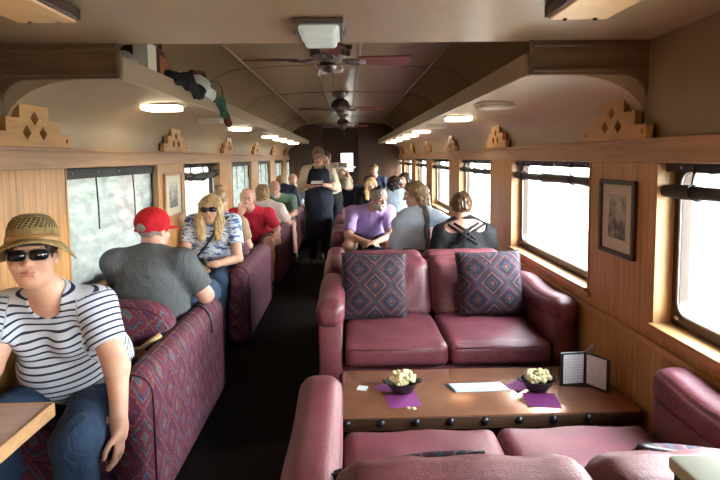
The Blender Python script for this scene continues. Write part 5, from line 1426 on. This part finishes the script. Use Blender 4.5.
J = seated(1.0, 8.6, .50, (-.1, -1, 0), 4, .1, 1.02, head=(.92, 8.4, 1.17), face=V3(-.5, -1, 0))
person('dark haired woman in black, deep in the car by the right windows', J, dict(top='c_black', sleeve=1.6, legs='c_darkjeans'), 'skin', .011, mk_hair('hair_dark', 'long', .05), None, None, None, False)
J = seated(.62, 11.5, .50, (-.1, -1, 0), 4, .1, 1.05, head=(.58, 11.3, 1.27), face=V3(-.3, -1, 0))
person('person in navy with tan hair, small in the dark far end by the right windows', J, dict(top='c_navy', sleeve=1.6, legs='c_darkjeans'), 'skin_pink', .012, mk_hair('hair_tan', 'short'), None, None, None, False)

# phone held by the blonde woman
ph = thing('phone', 'black phone in the hands of the blonde woman in sunglasses', 'phone', (-1.16, 4.12, .70))
MB().obox((-1.17, 4.10, .735), (1, 0, 0), (0, .8, -.6), (0, .6, .8), .038, .075, .005, .003).build('case', M['black'], ph); MB().obox((-1.17, 4.104, .741), (1, 0, 0), (0, .8, -.6), (0, .6, .8), .034, .069, .0015).build('screen', M['lens'], ph)

# ------------------------------------------------------------------ belongings on the left shelf
def blob(name, label, cat, mat, caps, k=.03, fold=(.006, 40), h=.009, parts=()):
    pts = np.array([q for a, b, *_ in caps for q in (a, b)]); Fb = Field(pts.min(0) - .2, pts.max(0) + .2, h)
    for a, b, ra, rb, *w in caps: Fb.cap(a, b, ra, rb, k, *(w if w else (None, 1.0)))
    Fb.fold(fold[0], fold[1], len(label), 6); o, _ = Fb.mesh(name, M[mat], None); tag(o, label, cat); return o
M['bag_grey'] = m_cloth('grey_canvas', (.38, .35, .30)); M['bag_maroon'] = m_cloth('maroon_bag', (.10, .025, .025)); M['bag_orange'] = m_cloth('rust_orange', (.32, .12, .06)); M['jacket_green'] = m_cloth('green_jacket', (.03, .09, .05)); M['plastic_white'] = m_plain('white_plastic_bag', (.6, .62, .62), .35, bump=.3)
SZ = SOF + .02
blob('canvas_bag', 'pale grey canvas bag lying at the near end of the luggage shelf', 'bag', 'bag_grey', [((-1.28, 2.46, 1.97), (-1.06, 2.52, 1.98), .05, .055), ((-1.25, 2.6, 2.0), (-1.10, 2.62, 2.02), .06, .07)], .06)
bx = thing('board_folder', 'white upright folder between the grey bag and the maroon bag on the shelf', 'folder', (-1.1, 2.78, SZ))
MB().box(-1.075, -1.0, 2.70, 2.82, SZ, 2.145, .003).build('cover', M['mat_board'], bx); MB().box(-1.07, -1.005, 2.705, 2.815, SZ + .004, 2.15).build('pages', M['mat_board'], bx)
mb_ = thing('shoulder_bag', 'maroon shoulder bag with a rust orange pocket on the luggage shelf', 'bag', (-1.1, 2.95, SZ))
MB().soft(-1.22, -1.02, 2.86, 3.04, SZ, 2.17, .04, (.01, .01, .01), 8).build('bag_body', M['bag_maroon'], mb_, True); MB().soft(-1.04, -1.0, 2.90, 3.04, SZ + .03, 2.12, .018, (.004, 0, 0), 6).build('pocket', M['bag_orange'], mb_, True)
MB().tube([(-1.06, 2.88, 2.16), (-1.04, 2.92, 2.195), (-1.04, 3.0, 2.19), (-1.06, 3.03, 2.15)], .011, 8).build('handle', M['bag_maroon'], mb_, True)
blob('jacket', 'black jacket slumped over the lip of the luggage shelf', 'jacket', 'c_black', [((-1.12, 2.9, 1.975), (-1.0, 2.98, 2.0), .05, .04), ((-1.0, 2.98, 2.0), (-.985, 3.25, 2.015), .035, .05), ((-.985, 3.25, 2.015), (-.952, 3.50, 1.975), .05, .028), ((-1.05, 3.2, 1.985), (-1.2, 3.2, 1.97), .06, .045), ((-.99, 3.1, 2.02), (-.945, 3.16, 1.965), .035, .02), ((-.97, 3.32, 2.0), (-.94, 3.40, 1.93), .03, .018)], .05, (.010, 38))
blob('plastic_bag', 'crumpled white plastic bag on the shelf lip', 'bag', 'plastic_white', [((-1.03, 3.36, 2.05), (-.99, 3.55, 2.04), .05, .058), ((-.99, 3.55, 2.04), (-.965, 3.78, 1.99), .055, .03), ((-1.1, 3.5, 1.98), (-1.1, 3.6, 1.98), .06, .05)], .03, (.013, 55))
blob('pouch', 'small dark maroon pouch on top of the white plastic bag', 'pouch', 'bag_maroon', [((-1.02, 3.52, 2.115), (-.99, 3.64, 2.12), .03, .034)], .02, (.003, 40))
gj = blob('jacket_sleeve', 'green jacket hanging over the shelf lip past the white plastic bag', 'jacket', 'jacket_green', [((-1.08, 3.78, 1.97), (-.97, 3.82, 2.005), .045, .04), ((-.97, 3.82, 2.005), (-.94, 3.92, 1.97), .034, .032), ((-.94, 3.92, 1.97), (-.935, 4.08, 1.89), .032, .028)], .03, (.005, 50))
Fb = Field((-1.05, 3.9, 1.7), (-.8, 4.3, 2.0), .007); Fb.cap((-.935, 4.09, 1.885), (-.933, 4.16, 1.83), .026, .03, .02); Fb.fold(.003, 60, 3, 4); o_, _ = Fb.mesh('cuff', M['bag_maroon'], gj)
tag(MB().tube([(-1.05, 3.75, 2.02), (-1.035, 3.84, 2.085), (-1.02, 3.95, 2.125), (-1.008, 4.06, 2.147), (-1.0, 4.17, 2.15), (-1.008, 4.28, 2.13), (-1.02, 4.38, 2.08), (-1.035, 4.45, 2.01), (-1.05, 4.49, 1.925)], .005, 6).build('cord', M['black'], None, True), 'thin black cord arching up from the luggage shelf', 'cord')
# ------------------------------------------------------------------ outside
def m_ground():
    t = NT('dry_ground'); v = t.xyz()
    t.col(t.ramp(t.noise(v, .35, 6), [(.35, (.50, .46, .38)), (.6, (.66, .62, .54))])); return t.fin(.9)
def m_grass():
    t = NT('dark_grass'); t.col(t.ramp(t.noise(t.xyz(), .6, 6), [(.35, (.09, .085, .065)), (.65, (.19, .175, .14))])); return t.fin(.9)
struct(MB().box(-1.0, 70, -60, 80, -1.35, -1.25).build('ground', m_ground()))  # ground split in two; the pale right half bounces more daylight inside
struct(MB().box(-70, -1.0, -60, 80, -1.35, -1.25).build('ground_grass', m_grass()))  # left half toned dark so that less light bounces in from this side
M['foliage'] = m_plain('foliage_green', (.15, .20, .10), .8, var=.5, scale=3)
M['foliage_red'] = m_plain('foliage_red', (.5, .2, .17), .8, var=.4, scale=3)
M['trunk'] = m_plain('bark', (.12, .08, .05), .9)
def bush(x, y, r, h, m, label, seed):
    rs = random.Random(seed); root = thing('bush', label, 'bush', (x, y, -1.25), 'bushes outside the left windows'); mb = MB()
    for i in range(170):
        a = rs.uniform(0, 2 * PI); q = rs.random() ** .5; z = rs.uniform(.1, 1)
        rr = r * q * math.sin(PI * min(.95, z * .8 + .15)); c = Vector((x + rr * math.cos(a), y + rr * math.sin(a), -1.25 + h * z))
        bm = bmesh.new(); bmesh.ops.create_icosphere(bm, subdivisions=1, radius=rs.uniform(.12, .3) * r * .6)
        for v in bm.verts: v.co = c + Vector((v.co.x * rs.uniform(.8, 1.2), v.co.y * rs.uniform(.8, 1.2), v.co.z * .8))
        mb.bm(bm)
    mb.build('foliage', m, root, True); MB().tube([(x, y, -1.25), (x + .05, y, -1.25 + h * .5)], [.09, .05], 8).build('trunk', M['trunk'], root)
for i, (x, y, r, h, m, lab) in enumerate(((-10.5, 22.5, 2.2, 4.4, 'foliage', 'green bush seen through the open left window'), (-7.5, 19.5, 1.3, 2.6, 'foliage_red', 'reddish shrub below the green bush through the open left window'),
    (-8, 9.5, 2.0, 4.0, 'foliage', 'tall green bush behind the vinyl curtain beside the red cap'), (-10, 15, 2.4, 3.6, 'foliage', 'broad green bush behind the vinyl curtains farther on'), (-7, 6.2, 1.0, 2.0, 'foliage', 'low green bush behind the lower edge of the widest vinyl curtain'))):
    bush(x, y, r, h, M[m], lab, i)

# ------------------------------------------------------------------ daylight, camera, output
w = bpy.data.worlds.new('sky'); SC.world = w; w.use_nodes = True
nt = w.node_tree; bg = nt.nodes['Background']
tc = nt.nodes.new('ShaderNodeTexCoord'); sp = nt.nodes.new('ShaderNodeSeparateXYZ'); nt.links.new(tc.outputs['Generated'], sp.inputs[0])
r1 = nt.nodes.new('ShaderNodeMapRange'); nt.links.new(sp.outputs[0], r1.inputs[0]); r1.interpolation_type = 'SMOOTHSTEP'; r1.inputs[1].default_value = -.15; r1.inputs[2].default_value = .85; r1.inputs[3].default_value = SKY_L; r1.inputs[4].default_value = SKY_R
nt.links.new(r1.outputs[0], bg.inputs['Strength'])
cr = nt.nodes.new('ShaderNodeValToRGB'); nt.links.new(sp.outputs[2], cr.inputs[0])
cr.color_ramp.elements[0].position = .0; cr.color_ramp.elements[0].color = (1, .985, .95, 1); cr.color_ramp.elements[1].position = .7; cr.color_ramp.elements[1].color = (.80, .90, 1, 1)
nt.links.new(cr.outputs[0], bg.inputs['Color'])
cam = bpy.data.cameras.new('camera'); co = bpy.data.objects.new('camera', cam); COL.objects.link(co)
yaw, pitch, roll, sh = .0235, .0756, -.0125, 43.1355
cy, sy, cp, sp_ = math.cos(yaw), math.sin(yaw), math.cos(pitch), math.sin(pitch)
f = Vector((sy * cp, cy * cp, -sp_)); r = Vector((cy, -sy, 0)); u = r.cross(f)
c, s_ = math.cos(roll), math.sin(roll)
r2, u2 = c * r + s_ * u, -s_ * r + c * u
co.matrix_world = Matrix(((r2.x, u2.x, -f.x, 0), (r2.y, u2.y, -f.y, 0), (r2.z, u2.z, -f.z, HC), (0, 0, 0, 1)))
cam.sensor_width = 36; cam.lens = 26.0; cam.shift_y = -sh / 720; cam.clip_start = .05; cam.clip_end = 200
SC.camera = co
SC.view_settings.view_transform = 'Standard'; SC.view_settings.look = 'None'; SC.view_settings.gamma = 1; SC.view_settings.use_curve_mapping = False
SC.view_settings.exposure = EXPOSURE
SC.cycles.use_denoising = True
SC.cycles.max_bounces = 10; SC.cycles.diffuse_bounces = 6; SC.cycles.transparent_max_bounces = 12; SC.cycles.sample_clamp_indirect = 8
